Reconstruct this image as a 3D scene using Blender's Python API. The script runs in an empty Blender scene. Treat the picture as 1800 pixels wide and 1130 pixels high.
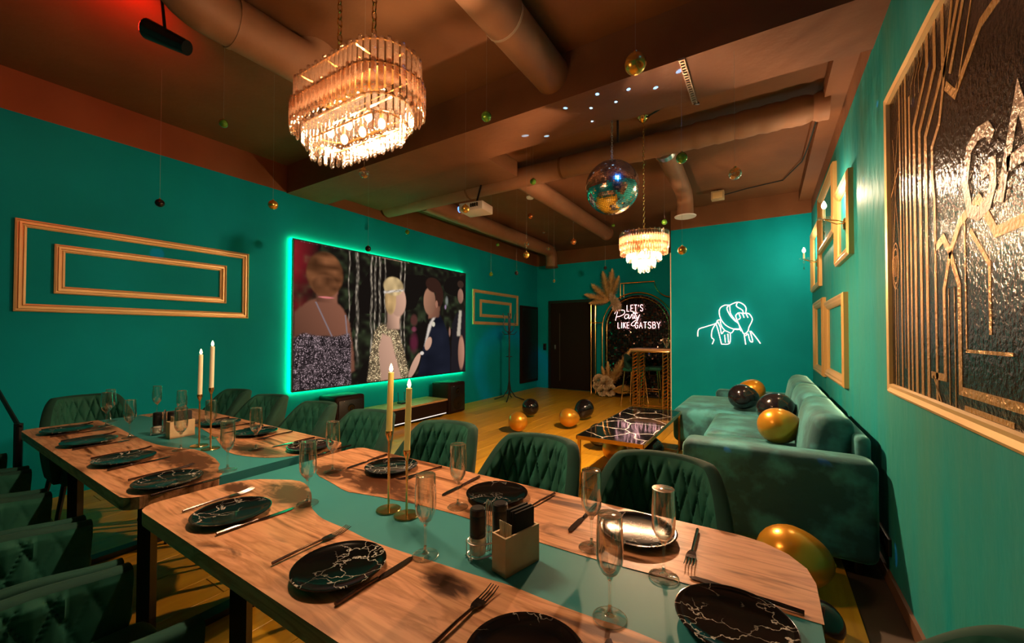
import bpy, bmesh, math, random
import numpy as np
from mathutils import Vector, Matrix
R = math.radians
PI = math.pi
random.seed(7)
S = bpy.context.scene
COL = S.collection

# ------------------------------------------------------------------ camera
cam_d = bpy.data.cameras.new('camera')
cam = bpy.data.objects.new('camera', cam_d)
COL.objects.link(cam)
YAW, PITCH, ROLL = .5629, .0159, .0015
fw = Vector((-math.sin(YAW)*math.cos(PITCH), math.cos(YAW)*math.cos(PITCH), math.sin(PITCH)))
rt = Vector((math.cos(YAW), math.sin(YAW), 0))
up = rt.cross(fw)
rt2 = rt*math.cos(ROLL)+up*math.sin(ROLL)
up2 = up*math.cos(ROLL)-rt*math.sin(ROLL)
mw = Matrix((rt2, up2, -fw)).transposed().to_4x4()
mw.translation = (0, 0, 1.3)
cam.matrix_world = mw
cam_d.sensor_width = 36
cam_d.lens = 707.6/1800*36
cam_d.shift_y = 11.4/1800
cam_d.clip_start = .02
S.camera = cam

# ------------------------------------------------------------------ world, exposure
w = bpy.data.worlds.new('world'); S.world = w
w.use_nodes = True
w.node_tree.nodes['Background'].inputs[0].default_value = (.02, .02, .02, 1)
w.node_tree.nodes['Background'].inputs[1].default_value = .1
S.view_settings.view_transform = 'Standard'
S.view_settings.look = 'None'
S.view_settings.exposure = 0
S.view_settings.gamma = 1
S.view_settings.use_curve_mapping = False

WARM = (1, .66, .40)
P_CH1 = 25      # each of four lamps in the dining chandelier
P_CH2 = 620      # lounge chandelier
P_SC = 20       # each wall sconce

def light(name, kind, loc, power, col=WARM, r=.03, parent=None, **kw):
    d = bpy.data.lights.new(name, kind); d.energy = power; d.color = col
    if kind in ('POINT', 'SPOT'): d.shadow_soft_size = r
    for k, v in kw.items(): setattr(d, k, v)
    o = bpy.data.objects.new(name, d); COL.objects.link(o)
    o.location = loc
    if parent:
        o.parent = parent
        o.location = Vector(loc)-parent.location
    return o

# ------------------------------------------------------------------ helpers
class MB:
    def __init__(s): s.v = []; s.f = []; s.sm = []
    def add(s, vs, fs, sm=False):
        b = len(s.v); s.v += [tuple(v) for v in vs]
        s.f += [tuple(b+i for i in f) for f in fs]; s.sm += [sm]*len(fs); return s
    def box(s, c, d, rot=None):
        c = Vector(c); vs = []
        for x in (-.5, .5):
            for y in (-.5, .5):
                for z in (-.5, .5):
                    p = Vector((x*d[0], y*d[1], z*d[2]))
                    if rot is not None: p = rot @ p
                    vs.append(c+p)
        return s.add(vs, [(0,1,3,2),(4,6,7,5),(0,4,5,1),(2,3,7,6),(0,2,6,4),(1,5,7,3)])
    def bx(s, x0, x1, y0, y1, z0, z1):
        return s.box(((x0+x1)/2, (y0+y1)/2, (z0+z1)/2), (abs(x1-x0), abs(y1-y0), abs(z1-z0)))
    def rbox(s, c, d, r=.01, seg=2, rot=None, fn=None, cuts=0):
        bm = bmesh.new(); bmesh.ops.create_cube(bm, size=1)
        for v in bm.verts: v.co = Vector((v.co.x*d[0], v.co.y*d[1], v.co.z*d[2]))
        bmesh.ops.bevel(bm, geom=bm.edges[:], offset=min(r, min(d)*.49), segments=seg, affect='EDGES', profile=.5)
        if cuts:
            es = [e for e in bm.edges if e.calc_length() > .08]
            bmesh.ops.subdivide_edges(bm, edges=es, cuts=cuts, use_grid_fill=True)
        c = Vector(c); vs = []
        for v in bm.verts:
            p = v.co.copy()
            if fn: p = fn(p)
            if rot is not None: p = rot @ p
            vs.append(c+p)
        bm.verts.index_update()
        s.add(vs, [[v.index for v in f.verts] for f in bm.faces], True); bm.free(); return s
    def tube(s, pts, r, n=8, closed=False, caps=True):
        pts = [Vector(p) for p in pts]; m = len(pts)
        if not isinstance(r, (list, tuple)): r = [r]*m
        vs = []; ref = None
        for i, p in enumerate(pts):
            if closed: t = pts[(i+1) % m]-pts[i-1]
            else: t = pts[min(i+1, m-1)]-pts[max(i-1, 0)]
            if t.length < 1e-9: t = Vector((0,0,1))
            t.normalize()
            if ref is None:
                ref = Vector((0,0,1)) if abs(t.z) < .9 else Vector((1,0,0))
            a = ref-t*ref.dot(t)
            if a.length < 1e-6: a = t.orthogonal()
            a.normalize(); b = t.cross(a); ref = a
            for k in range(n):
                an = 2*PI*k/n
                vs.append(p+(a*math.cos(an)+b*math.sin(an))*r[i])
        fs = []
        for i in range(m if closed else m-1):
            j = (i+1) % m
            for k in range(n):
                l = (k+1) % n
                fs.append((i*n+k, i*n+l, j*n+l, j*n+k))
        if caps and not closed:
            fs.append(tuple(range(n-1, -1, -1))); fs.append(tuple((m-1)*n+k for k in range(n)))
        return s.add(vs, fs, True)
    def lathe(s, prof, n=24, c=(0,0,0), ax='z', sc=(1,1)):
        vs = []; fs = []; m = len(prof)
        for r, z in prof:
            r = max(r, 1e-4)
            for k in range(n):
                a = 2*PI*k/n; x, y = r*math.cos(a)*sc[0], r*math.sin(a)*sc[1]
                p = (x, y, z) if ax == 'z' else ((z, x, y) if ax == 'x' else (y, z, x))
                vs.append((c[0]+p[0], c[1]+p[1], c[2]+p[2]))
        for i in range(m-1):
            for k in range(n):
                l = (k+1) % n
                fs.append((i*n+k, i*n+l, (i+1)*n+l, (i+1)*n+k))
        if prof[0][0] > 1e-3: fs.append(tuple(range(n-1, -1, -1)))
        if prof[-1][0] > 1e-3: fs.append(tuple((m-1)*n+k for k in range(n)))
        return s.add(vs, fs, True)
    def sphere(s, c, r, n=20, m=12, sc=(1,1,1)):
        prof = [(r*math.sin(PI*i/m), -r*math.cos(PI*i/m)) for i in range(m+1)]
        b = len(s.v); s.lathe(prof, n)
        for i in range(b, len(s.v)):
            x, y, z = s.v[i]; s.v[i] = (c[0]+x*sc[0], c[1]+y*sc[1], c[2]+z*sc[2])
        return s
    def prism(s, poly, z0, z1):
        n = len(poly)
        vs = [(x, y, z0) for x, y in poly]+[(x, y, z1) for x, y in poly]
        fs = [tuple(range(n-1, -1, -1)), tuple(range(n, 2*n))]+[(i, (i+1) % n, n+(i+1) % n, n+i) for i in range(n)]
        return s.add(vs, fs)
    def map(s, fn):
        s.v = [tuple(fn(Vector(v))) for v in s.v]; return s
    def build(s, name, mat, parent=None, world=True, ang=38):
        me = bpy.data.meshes.new(name)
        off = Vector((0,0,0))
        if parent is not None and world: off = origin_of(parent)
        me.from_pydata([tuple(Vector(v)-off) for v in s.v], [], s.f)
        bm = bmesh.new(); bm.from_mesh(me); bmesh.ops.recalc_face_normals(bm, faces=bm.faces[:]); bm.to_mesh(me); bm.free()
        if any(s.sm):
            me.polygons.foreach_set('use_smooth', [True]*len(me.polygons))
            me.set_sharp_from_angle(angle=R(ang))
        me.materials.append(mat)
        o = bpy.data.objects.new(name, me); COL.objects.link(o)
        if parent is not None: o.parent = parent
        return o

def origin_of(o):
    p = Vector((0,0,0))
    while o is not None: p += o.location; o = o.parent
    return p

def tag(o, label, cat, group=None):
    o['label'] = label; o['category'] = cat
    if group: o['group'] = group
    return o
def thing(name, label, cat, loc=(0,0,0), rotz=0, group=None):
    o = bpy.data.objects.new(name, None); COL.objects.link(o)
    o.empty_display_size = .05
    o.location = loc; o.rotation_euler = (0, 0, rotz)
    return tag(o, label, cat, group)
def struct(o): o['kind'] = 'structure'; return o
def stuff(o): o['kind'] = 'stuff'; return o
def copy_tree(o, parent=None):
    c = o.copy(); COL.objects.link(c); c.parent = parent
    for ch in list(o.children): copy_tree(ch, c)
    return c
def dup(o, loc, rotz=0, label=None, scale=None):
    c = copy_tree(o); c.location = loc; c.rotation_euler = (0, 0, rotz)
    if label: c['label'] = label
    if scale: c.scale = (scale,)*3
    return c
def sst(a, b, x):
    t = min(1, max(0, (x-a)/(b-a))); return t*t*(3-2*t)
ORD = ['first', 'second', 'third', 'fourth', 'fifth', 'sixth', 'seventh', 'eighth']

# ------------------------------------------------------------------ materials
def M(name, col, rough=.5, metal=0, var=None, bump=None, sheen=0, emit=None, coat=0, spec=.5, coords='Object', stretch=(1,1,1), rnd=0, trans=0):
    m = bpy.data.materials.new(name); m.use_nodes = True
    nt = m.node_tree; N = nt.nodes; L = nt.links
    p = N['Principled BSDF']
    p.inputs['Base Color'].default_value = (*col, 1)
    p.inputs['Roughness'].default_value = rough
    p.inputs['Metallic'].default_value = metal
    p.inputs['Specular IOR Level'].default_value = spec
    p.inputs['Coat Weight'].default_value = coat
    p.inputs['Transmission Weight'].default_value = trans
    if coat: p.inputs['Coat Roughness'].default_value = .08
    if sheen:
        p.inputs['Sheen Weight'].default_value = sheen
        p.inputs['Sheen Roughness'].default_value = .35
        p.inputs['Sheen Tint'].default_value = (min(1, col[0]*3+.15), min(1, col[1]*3+.2), min(1, col[2]*3+.2), 1) if sheen < .9 else (.36, .85, .80, 1)
    if emit:
        p.inputs['Emission Color'].default_value = (*emit[0], 1); p.inputs['Emission Strength'].default_value = emit[1]
    def tex(scale, detail=4, st=None):
        tc = N.new('ShaderNodeTexCoord'); mp = N.new('ShaderNodeMapping'); mp.inputs['Scale'].default_value = st or stretch
        L.new(tc.outputs[coords], mp.inputs[0])
        t = N.new('ShaderNodeTexNoise'); t.inputs['Scale'].default_value = scale; t.inputs['Detail'].default_value = detail
        L.new(mp.outputs[0], t.inputs['Vector']); return t
    if var:   # (scale, second colour, lo, hi)
        t = tex(var[0]); rp = N.new('ShaderNodeValToRGB')
        rp.color_ramp.elements[0].position = var[2]; rp.color_ramp.elements[1].position = var[3]
        rp.color_ramp.elements[0].color = (*col, 1); rp.color_ramp.elements[1].color = (*var[1], 1)
        L.new(t.outputs['Fac'], rp.inputs[0])
        out = rp.outputs[0]
        if rnd:
            oi = N.new('ShaderNodeObjectInfo'); hv = N.new('ShaderNodeHueSaturation')
            mr = N.new('ShaderNodeMapRange'); mr.inputs[3].default_value = 1-rnd; mr.inputs[4].default_value = 1+rnd
            L.new(oi.outputs['Random'], mr.inputs[0]); L.new(mr.outputs[0], hv.inputs['Value']); L.new(out, hv.inputs['Color']); out = hv.outputs[0]
        L.new(out, p.inputs['Base Color'])
    if bump:  # (scale, strength[, stretch])
        t = tex(bump[0], 3, bump[2] if len(bump) > 2 else None); b = N.new('ShaderNodeBump'); b.inputs['Strength'].default_value = bump[1]; b.inputs['Distance'].default_value = .02
        L.new(t.outputs['Fac'], b.inputs['Height']); L.new(b.outputs[0], p.inputs['Normal'])
    return m

def emat(name, col, st):
    m = bpy.data.materials.new(name); m.use_nodes = True; N = m.node_tree.nodes; N.clear()
    e = N.new('ShaderNodeEmission'); e.inputs[0].default_value = (*col, 1); e.inputs[1].default_value = st
    o = N.new('ShaderNodeOutputMaterial'); m.node_tree.links.new(e.outputs[0], o.inputs[0]); return m

def clear_glass(name, tint=(1,1,1), refl=.10, edge=.75, rough=.02, milky=0.0, bump=0):
    """thin clear glass: see-through with a facing-dependent mirror layer"""
    m = bpy.data.materials.new(name); m.use_nodes = True; N = m.node_tree.nodes; L = m.node_tree.links; N.clear()
    t = N.new('ShaderNodeBsdfTransparent'); t.inputs[0].default_value = (*tint, 1)
    g = N.new('ShaderNodeBsdfGlossy'); g.inputs['Roughness'].default_value = rough; g.inputs[0].default_value = (1, .97, .93, 1)
    lw = N.new('ShaderNodeLayerWeight'); lw.inputs[0].default_value = .35
    mr = N.new('ShaderNodeMapRange'); mr.inputs[3].default_value = refl; mr.inputs[4].default_value = edge
    L.new(lw.outputs['Facing'], mr.inputs[0])
    mx = N.new('ShaderNodeMixShader'); L.new(mr.outputs[0], mx.inputs[0]); L.new(t.outputs[0], mx.inputs[1]); L.new(g.outputs[0], mx.inputs[2])
    out = mx.outputs[0]
    if milky:
        d = N.new('ShaderNodeBsdfTranslucent'); d.inputs[0].default_value = (*tint, 1)
        m2 = N.new('ShaderNodeMixShader'); m2.inputs[0].default_value = milky
        L.new(out, m2.inputs[1]); L.new(d.outputs[0], m2.inputs[2]); out = m2.outputs[0]
    if bump:
        nz = N.new('ShaderNodeTexNoise'); nz.inputs['Scale'].default_value = bump
        tc = N.new('ShaderNodeTexCoord'); L.new(tc.outputs['Object'], nz.inputs['Vector'])
        b = N.new('ShaderNodeBump'); b.inputs['Strength'].default_value = .6; b.inputs['Distance'].default_value = .01
        L.new(nz.outputs[0], b.inputs['Height']); L.new(b.outputs[0], g.inputs['Normal'])
    o = N.new('ShaderNodeOutputMaterial'); L.new(out, o.inputs[0]); return m

def wood_mat(name, light_c, mid_c, dark_c, along=(1.2, 9, 9), rough=.42, seed=0, knots=True, spots=()):
    """slab wood: stretched grain, wandering dark figure, burls at the given places (object space)"""
    m = bpy.data.materials.new(name); m.use_nodes = True; nt = m.node_tree; N = nt.nodes; L = nt.links
    p = N['Principled BSDF']; p.inputs['Roughness'].default_value = rough; p.inputs['Specular IOR Level'].default_value = .25
    tc = N.new('ShaderNodeTexCoord')
    def noise(scale3, sc, det, dist, loc):
        mp = N.new('ShaderNodeMapping'); mp.inputs['Scale'].default_value = scale3; mp.inputs['Location'].default_value = loc
        L.new(tc.outputs['Object'], mp.inputs[0]); n = N.new('ShaderNodeTexNoise')
        n.inputs['Scale'].default_value = sc; n.inputs['Detail'].default_value = det; n.inputs['Distortion'].default_value = dist
        L.new(mp.outputs[0], n.inputs['Vector']); return n.outputs['Fac']
    def ramp(src, stops):
        r = N.new('ShaderNodeValToRGB'); e = r.color_ramp.elements
        e[0].position, e[0].color = stops[0][0], (*stops[0][1], 1); e[1].position, e[1].color = stops[-1][0], (*stops[-1][1], 1)
        for q, c in stops[1:-1]: k = e.new(q); k.color = (*c, 1)
        L.new(src, r.inputs[0]); return r.outputs[0]
    def mix(f, a_, b_):
        x = N.new('ShaderNodeMix'); x.data_type = 'RGBA'; L.new(f, x.inputs['Factor']); L.new(a_, x.inputs['A'])
        if isinstance(b_, tuple): x.inputs['B'].default_value = (*b_, 1)
        else: L.new(b_, x.inputs['B'])
        return x.outputs['Result']
    g1 = noise(along, 1.5, 8, 1.2, (seed, seed*.7, 0))
    g2 = noise((along[0]*2.2, along[1]*5, along[2]*5), 2.2, 4, .4, (seed*2, 0, 0))
    pk = (min(1, light_c[0]*1.06), light_c[1]*1.02, light_c[2]*1.1)
    out = ramp(g1, [(.33, dark_c), (.40, mid_c), (.47, light_c), (.53, pk), (.58, mid_c), (.63, light_c), (.74, pk)])
    fine = ramp(g2, [(.30, (.70, .62, .56)), (.55, (1, 1, 1))])
    mm = N.new('ShaderNodeMix'); mm.data_type = 'RGBA'; mm.blend_type = 'MULTIPLY'; mm.inputs['Factor'].default_value = .75
    L.new(out, mm.inputs['A']); L.new(fine, mm.inputs['B']); out = mm.outputs['Result']
    if knots:
        k1 = noise((2.0, 5.5, 1), 1.4, 6, 2.2, (seed*1.3, 0, 0))
        out = mix(ramp(k1, [(.60, (0, 0, 0)), (.74, (.85, .85, .85))]), out, (dark_c[0]*.8, dark_c[1]*.75, dark_c[2]*.7))
    if spots:
        kn = noise((5, 9, 1), 2.0, 7, 2.5, (seed*3, 1, 0)); acc = None
        for (sx, sy, rx, ry) in spots:
            mp = N.new('ShaderNodeMapping'); mp.inputs['Scale'].default_value = (1/rx, 1/ry, 0); mp.inputs['Location'].default_value = (-sx/rx, -sy/ry, 0)
            L.new(tc.outputs['Object'], mp.inputs[0]); ln = N.new('ShaderNodeVectorMath'); ln.operation = 'LENGTH'; L.new(mp.outputs[0], ln.inputs[0])
            mr = N.new('ShaderNodeMapRange'); mr.inputs[1].default_value = 1; mr.inputs[2].default_value = .2; mr.inputs[3].default_value = 0; mr.inputs[4].default_value = 1
            L.new(ln.outputs['Value'], mr.inputs[0])
            if acc is None: acc = mr.outputs[0]
            else:
                ad = N.new('ShaderNodeMath'); ad.operation = 'MAXIMUM'; L.new(acc, ad.inputs[0]); L.new(mr.outputs[0], ad.inputs[1]); acc = ad.outputs[0]
        ad = N.new('ShaderNodeMath'); ad.operation = 'MULTIPLY'; L.new(acc, ad.inputs[0]); L.new(kn, ad.inputs[1])
        out = mix(ramp(ad.outputs[0], [(.12, (0, 0, 0)), (.36, (.96, .96, .96))]), out, (dark_c[0]*.7, dark_c[1]*.6, dark_c[2]*.5))
    L.new(out, p.inputs['Base Color'])
    b = N.new('ShaderNodeBump'); b.inputs['Strength'].default_value = .08; L.new(g1, b.inputs['Height']); L.new(b.outputs[0], p.inputs['Normal'])
    return m

def marble_mat(name, scale=14, rough=.07, spec=.5):
    m = bpy.data.materials.new(name); m.use_nodes = True; nt = m.node_tree; N = nt.nodes; L = nt.links
    p = N['Principled BSDF']; p.inputs['Roughness'].default_value = rough; p.inputs['Specular IOR Level'].default_value = spec
    tc = N.new('ShaderNodeTexCoord'); oi = N.new('ShaderNodeObjectInfo')
    mul = N.new('ShaderNodeMath'); mul.operation = 'MULTIPLY'; mul.inputs[1].default_value = 37
    L.new(oi.outputs['Random'], mul.inputs[0])
    ad = N.new('ShaderNodeVectorMath'); ad.operation = 'ADD'; L.new(tc.outputs['Object'], ad.inputs[0]); L.new(mul.outputs[0], ad.inputs[1])
    nz = N.new('ShaderNodeTexNoise'); nz.inputs['Scale'].default_value = scale*.8; nz.inputs['Detail'].default_value = 5
    L.new(ad.outputs[0], nz.inputs['Vector'])
    sc = N.new('ShaderNodeVectorMath'); sc.operation = 'SCALE'; sc.inputs['Scale'].default_value = .22; L.new(nz.outputs['Color'], sc.inputs[0])
    a2 = N.new('ShaderNodeVectorMath'); a2.operation = 'ADD'; L.new(ad.outputs[0], a2.inputs[0]); L.new(sc.outputs[0], a2.inputs[1])
    vo = N.new('ShaderNodeTexVoronoi'); vo.feature = 'DISTANCE_TO_EDGE'; vo.inputs['Scale'].default_value = scale
    L.new(a2.outputs[0], vo.inputs['Vector'])
    rp = N.new('ShaderNodeValToRGB'); rp.color_ramp.elements[0].position = .0; rp.color_ramp.elements[0].color = (1,1,1,1)
    rp.color_ramp.elements[1].position = .02; rp.color_ramp.elements[1].color = (0,0,0,1); L.new(vo.outputs['Distance'], rp.inputs[0])
    n3 = N.new('ShaderNodeTexNoise'); n3.inputs['Scale'].default_value = scale*.55; L.new(ad.outputs[0], n3.inputs['Vector'])
    r3 = N.new('ShaderNodeValToRGB'); r3.color_ramp.elements[0].position = .45; r3.color_ramp.elements[1].position = .6; L.new(n3.outputs['Fac'], r3.inputs[0])
    mm = N.new('ShaderNodeMath'); mm.operation = 'MULTIPLY'; L.new(rp.outputs[0], mm.inputs[0]); L.new(r3.outputs[0], mm.inputs[1])
    mx = N.new('ShaderNodeMix'); mx.data_type = 'RGBA'; L.new(mm.outputs[0], mx.inputs['Factor'])
    mx.inputs['A'].default_value = (.004, .004, .004, 1); mx.inputs['B'].default_value = (.62, .58, .52, 1)
    L.new(mx.outputs['Result'], p.inputs['Base Color']); return m

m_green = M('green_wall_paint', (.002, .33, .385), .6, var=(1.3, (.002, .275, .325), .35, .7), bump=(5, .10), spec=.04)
m_green_s = M('green_satin_wall_paint', (.003, .23, .235), .58, var=(1.2, (.030, .225, .195), .38, .68), bump=(7, .30, (1, 2.2, .9)), spec=.2, stretch=(1, 5, .25))  # beige upright streaks in the colour imitate reflected sheen
m_brown = M('dark_brown_ceiling_paint', (.165, .062, .017), .8, var=(2.5, (.13, .047, .012), .3, .7), bump=(20, .12))
m_duct = M('brown_painted_duct', (.27, .125, .06), .65, var=(4, (.22, .10, .045), .3, .7), bump=(14, .15))
m_floorbase = M('floor_underlay', (.05, .03, .015), .8)
m_plank = M('honey_laminate_plank', (.62, .33, .018), .38, var=(2.2, (.45, .22, .011), .35, .75), stretch=(9, .8, 1), rnd=.16)
m_skirt = M('brown_skirting', (.12, .055, .025), .5)
m_black = M('black_satin', (.006, .005, .005), .4)
m_blackg = M('black_gloss', (.006, .005, .005), .15)
m_doorb = M('dark_brown_door', (.016, .007, .005), .5, spec=.12)
m_gold = M('brushed_gold', (.83, .52, .18), .2, 1)
m_goldpaint = M('gold_painted_wood', (.62, .38, .13), .38, .55, bump=(60, .1))
m_goldpale = M('pale_gold_moulding', (.72, .52, .24), .42, .35)
m_groove = M('brown_groove', (.10, .045, .02), .6)
m_steel = M('steel', (.6, .58, .55), .3, 1)
m_cut = M('black_steel_cutlery', (.10, .075, .07), .18, .9)
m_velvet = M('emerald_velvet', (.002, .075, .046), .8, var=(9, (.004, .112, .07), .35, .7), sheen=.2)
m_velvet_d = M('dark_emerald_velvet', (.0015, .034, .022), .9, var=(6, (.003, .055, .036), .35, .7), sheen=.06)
m_sofa = M('teal_grey_velvet', (.005, .062, .070), .8, var=(6, (.030, .21, .225), .44, .62), sheen=1.0, bump=(9, .35))
m_resin = M('teal_epoxy_resin', (.028, .20, .215), .5, var=(3, (.04, .235, .24), .3, .7), spec=.2)
WL, WM, WD = (.60, .30, .145), (.42, .185, .078), (.10, .034, .012)
# burl places relative to each table's middle
T1C, T2C = (-2.695, .864), (-.80, .864)
m_w1n = wood_mat('walnut_slab_far_table_near_side', WL, WM, WD, seed=1.7, spots=[(-2.15-T1C[0], .74-T1C[1], .42, .13), (-1.9-T1C[0], .66-T1C[1], .2, .12), (-3.3-T1C[0], .72-T1C[1], .2, .08)])
m_w1f = wood_mat('walnut_slab_far_table_far_side', WL, WM, WD, seed=4.1, spots=[(-2.05-T1C[0], .97-T1C[1], .36, .10), (-2.9-T1C[0], 1.12-T1C[1], .35, .10)])
m_w2n = wood_mat('walnut_slab_near_table_near_side', WL, WM, WD, seed=6.3, spots=[(-1.36-T2C[0], .78-T2C[1], .28, .12), (-.60-T2C[0], .68-T2C[1], .10, .05), (-1.6-T2C[0], .70-T2C[1], .12, .06)])
m_w2f = wood_mat('walnut_slab_near_table_far_side', WL, WM, WD, seed=9.6, spots=[(-1.47-T2C[0], .99-T2C[1], .22, .10), (-1.18-T2C[0], 1.0-T2C[1], .30, .12)])
m_marble = marble_mat('black_marble_glaze', 13, .10, .22)
m_marble_t = marble_mat('black_marble_top', 3.2, .06)
m_glass = clear_glass('flute_glass', (.985, .985, .97), .06, 1.0, .03)
m_glasst = clear_glass('thick_glass', (.985, .985, .97), .05, .38)
m_rim = clear_glass('bright_glass_edge', (.97, .96, .92), .38, .85, .10)
m_cry_s = clear_glass('smoky_crystal', (.60, .44, .33), .16, .8, .05, .05, 45)
m_cry_c = clear_glass('clear_crystal', (.84, .74, .66), .10, .55, .03, .012, 60)
m_bulb = emat('warm_bulb', (1, .80, .55), 14)
m_bulb2 = emat('warm_flame_bulb', (1, .78, .50), 30)
m_wax = M('ivory_wax', (.88, .74, .50), .5, emit=((1, .62, .25), .10))
m_waxy = M('yellow_wax', (.88, .68, .25), .45, emit=((1, .55, .10), .16))
m_flame = emat('candle_flame', (1, .72, .34), 7)
m_neon = emat('pink_white_neon', (1, .50, .50), 5)
m_neon2 = emat('warm_white_neon', (1, .50, .40), 5)
m_led = emat('green_led', (.0, 1, .33), 26)
m_white = M('white_plastic', (.75, .72, .68), .4)
m_mirror = M('mirror_tile', (.85, .84, .82), .12, 1)
m_core = M('dark_core', (.02, .02, .02), .5)
m_bgold = M('gold_balloon_latex', (.66, .29, .018), .28, .55, coat=.3)
m_bblack = M('black_balloon_latex', (.008, .006, .007), .16, coat=.3)
m_pampas = M('beige_pampas', (.72, .46, .16), .8, var=(20, (.85, .62, .28), .4, .6))
m_pampas2 = M('cream_dried_flower', (.75, .62, .42), .8, var=(30, (.55, .40, .22), .4, .6))
m_palm = M('gold_palm_leaf', (.52, .28, .07), .45, .3)
m_holder = M('pale_wood_box', (.62, .45, .26), .55, var=(12, (.52, .36, .19), .4, .7))
m_napk = M('black_paper_napkin', (.012, .010, .009), .85)
m_pick = M('pale_paper', (.72, .60, .42), .7)
m_salt = M('salt', (.75, .70, .62), .8)
m_pepper = M('seasoning', (.35, .22, .08), .8)
m_thread = M('thread', (.25, .22, .18), .6)
m_led_white = emat('white_led_line', (1, .85, .75), 1.2)
m_blue_lens = emat('blue_lens', (.1, .25, 1), 3)
m_red_lens = emat('red_lens', (1, .02, .01), 6)
M_B = {'green': M('green_bauble', (.12, .30, .03), .15, .6, coat=.5), 'gold': M('gold_bauble', (.65, .40, .08), .25, .8),
       'black': M('black_bauble', (.01, .01, .01), .08, .2), 'clear': clear_glass('clear_amber_bauble', (.9, .72, .45), .12, .9),
       'amber': M('copper_bauble', (.45, .17, .05), .2, .8)}

# ------------------------------------------------------------------ the room
XL, XR, YB, YN, YF, ZG, ZC = -4.8, .54, 8.77, 6.85, -1.6, 2.98, 3.3
XN = -1.29
T = .12
def wall(name, x0, x1, y0, y1, mat=m_green, z1=ZG):
    return struct(MB().bx(x0, x1, y0, y1, 0, z1).build(name, mat))
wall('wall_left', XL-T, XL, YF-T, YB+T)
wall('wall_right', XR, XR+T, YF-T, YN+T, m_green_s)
wall('wall_back', XL, XN, YB, YB+T)
wall('wall_partition', XN, XR, YN, YN+.10)
wall('wall_alcove', XN, XN+.10, YN+.10, YB+T)
wall('wall_front', XL, XR, YF-T, YF)
# brown band above the green paint
def band(name, x0, x1, y0, y1): return struct(MB().bx(x0, x1, y0, y1, ZG, ZC).build(name, m_brown))
band('trim_1', XL-T, XL, YF-T, YB+T); band('trim_2', XR, XR+T, YF-T, YN+T); band('trim_3', XL, XN, YB, YB+T)
band('trim_4', XN, XR, YN, YN+.10); band('trim_5', XN, XN+.10, YN+.10, YB+T); band('trim_6', XL, XR, YF-T, YF)
struct(MB().bx(XL-T, XR+T, YF-T, YB+T, ZC, ZC+.12).build('ceiling', m_brown))
# corner bead of the partition
struct(MB().bx(XN-.012, XN+.002, YN-.010, YN+.012, 0, 2.62).build('trim_7', M('pale_corner_bead', (.75, .6, .4), .4)))
floor = struct(MB().bx(XL-T, XR+T, YF-T, YB+T, -.10, -.012).build('floor', m_floorbase))
pl = None
PW, PLN = .2065, 1.34
for i in range(26):
    x = XL+(i+.5)*PW
    if x+PW/2 > XR+.02: break
    for j in range(9):
        y0 = -1.2+j*PLN-((i*7) % 5)*.26; y1 = y0+PLN
        y0 = max(y0, -1.2); y1 = min(y1, YB)
        if y1-y0 < .1: continue
        if abs(y1-y0-PLN) < 1e-6 and pl is not None:
            o = pl.copy(); COL.objects.link(o)
        else:
            L_ = y1-y0
            o = MB().rbox((0, 0, -.006), (PW-.003, L_-.003, .012), .0015, 1).build('plank', m_plank)
            if abs(L_-PLN) < 1e-6: pl = o
        o.location = (x, (y0+y1)/2, 0); o.parent = floor
struct(MB().bx(XR-.015, XR, YF, YN, 0, .07).build('baseboard_right', m_skirt))
struct(MB().bx(XL, XL+.015, YF, YB, 0, .05).build('baseboard_left', m_green))
struct(MB().bx(XL, XN, YB-.015, YB, 0, .05).build('baseboard_back', m_green))

# beam and pipes on the ceiling
o = MB().bx(XL, XR, 2.59, 3.09, 2.97, ZC).build('trim_8', m_brown); struct(o)
struct(MB().bx(XL, -2.42, 3.09, 3.95, 3.12, ZC).build('trim_9', m_brown))
struct(MB().bx(.40, XR, 3.09, YN, 3.16, ZC).build('trim_10', m_brown))

def arcpts(c, r, a0, a1, n, ax1, ax2):
    return [Vector(c)+Vector(ax1)*r*math.cos(a0+(a1-a0)*i/n)+Vector(ax2)*r*math.sin(a0+(a1-a0)*i/n) for i in range(n+1)]
mp_ = thing('ceiling_duct', 'brown wrapped round duct running across the ceiling above the disco ball', 'duct', (-2.1, 4.06, 3.15))
pts = []; rs = []
n = 150
for i in range(n+1):
    x = XL+.05+(XR-.1-XL-.05)*i/n
    pts.append((x, 4.06, 3.15)); k = .112
    if x > -1.2: k += .004*math.sin(x*34)+.003*math.sin(x*71+1)-(.012 if abs(((x+1.2) % .62)-.31) < .014 else 0)
    rs.append(k)
MB().tube(pts, rs, 24).build('duct_pipe', m_duct, mp_)
for x in (-3.2, -1.9): MB().tube([(x-.012, 4.06, 3.15), (x+.012, 4.06, 3.15)], .118, 24).build('clamp_ring', m_brown, mp_)
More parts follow.
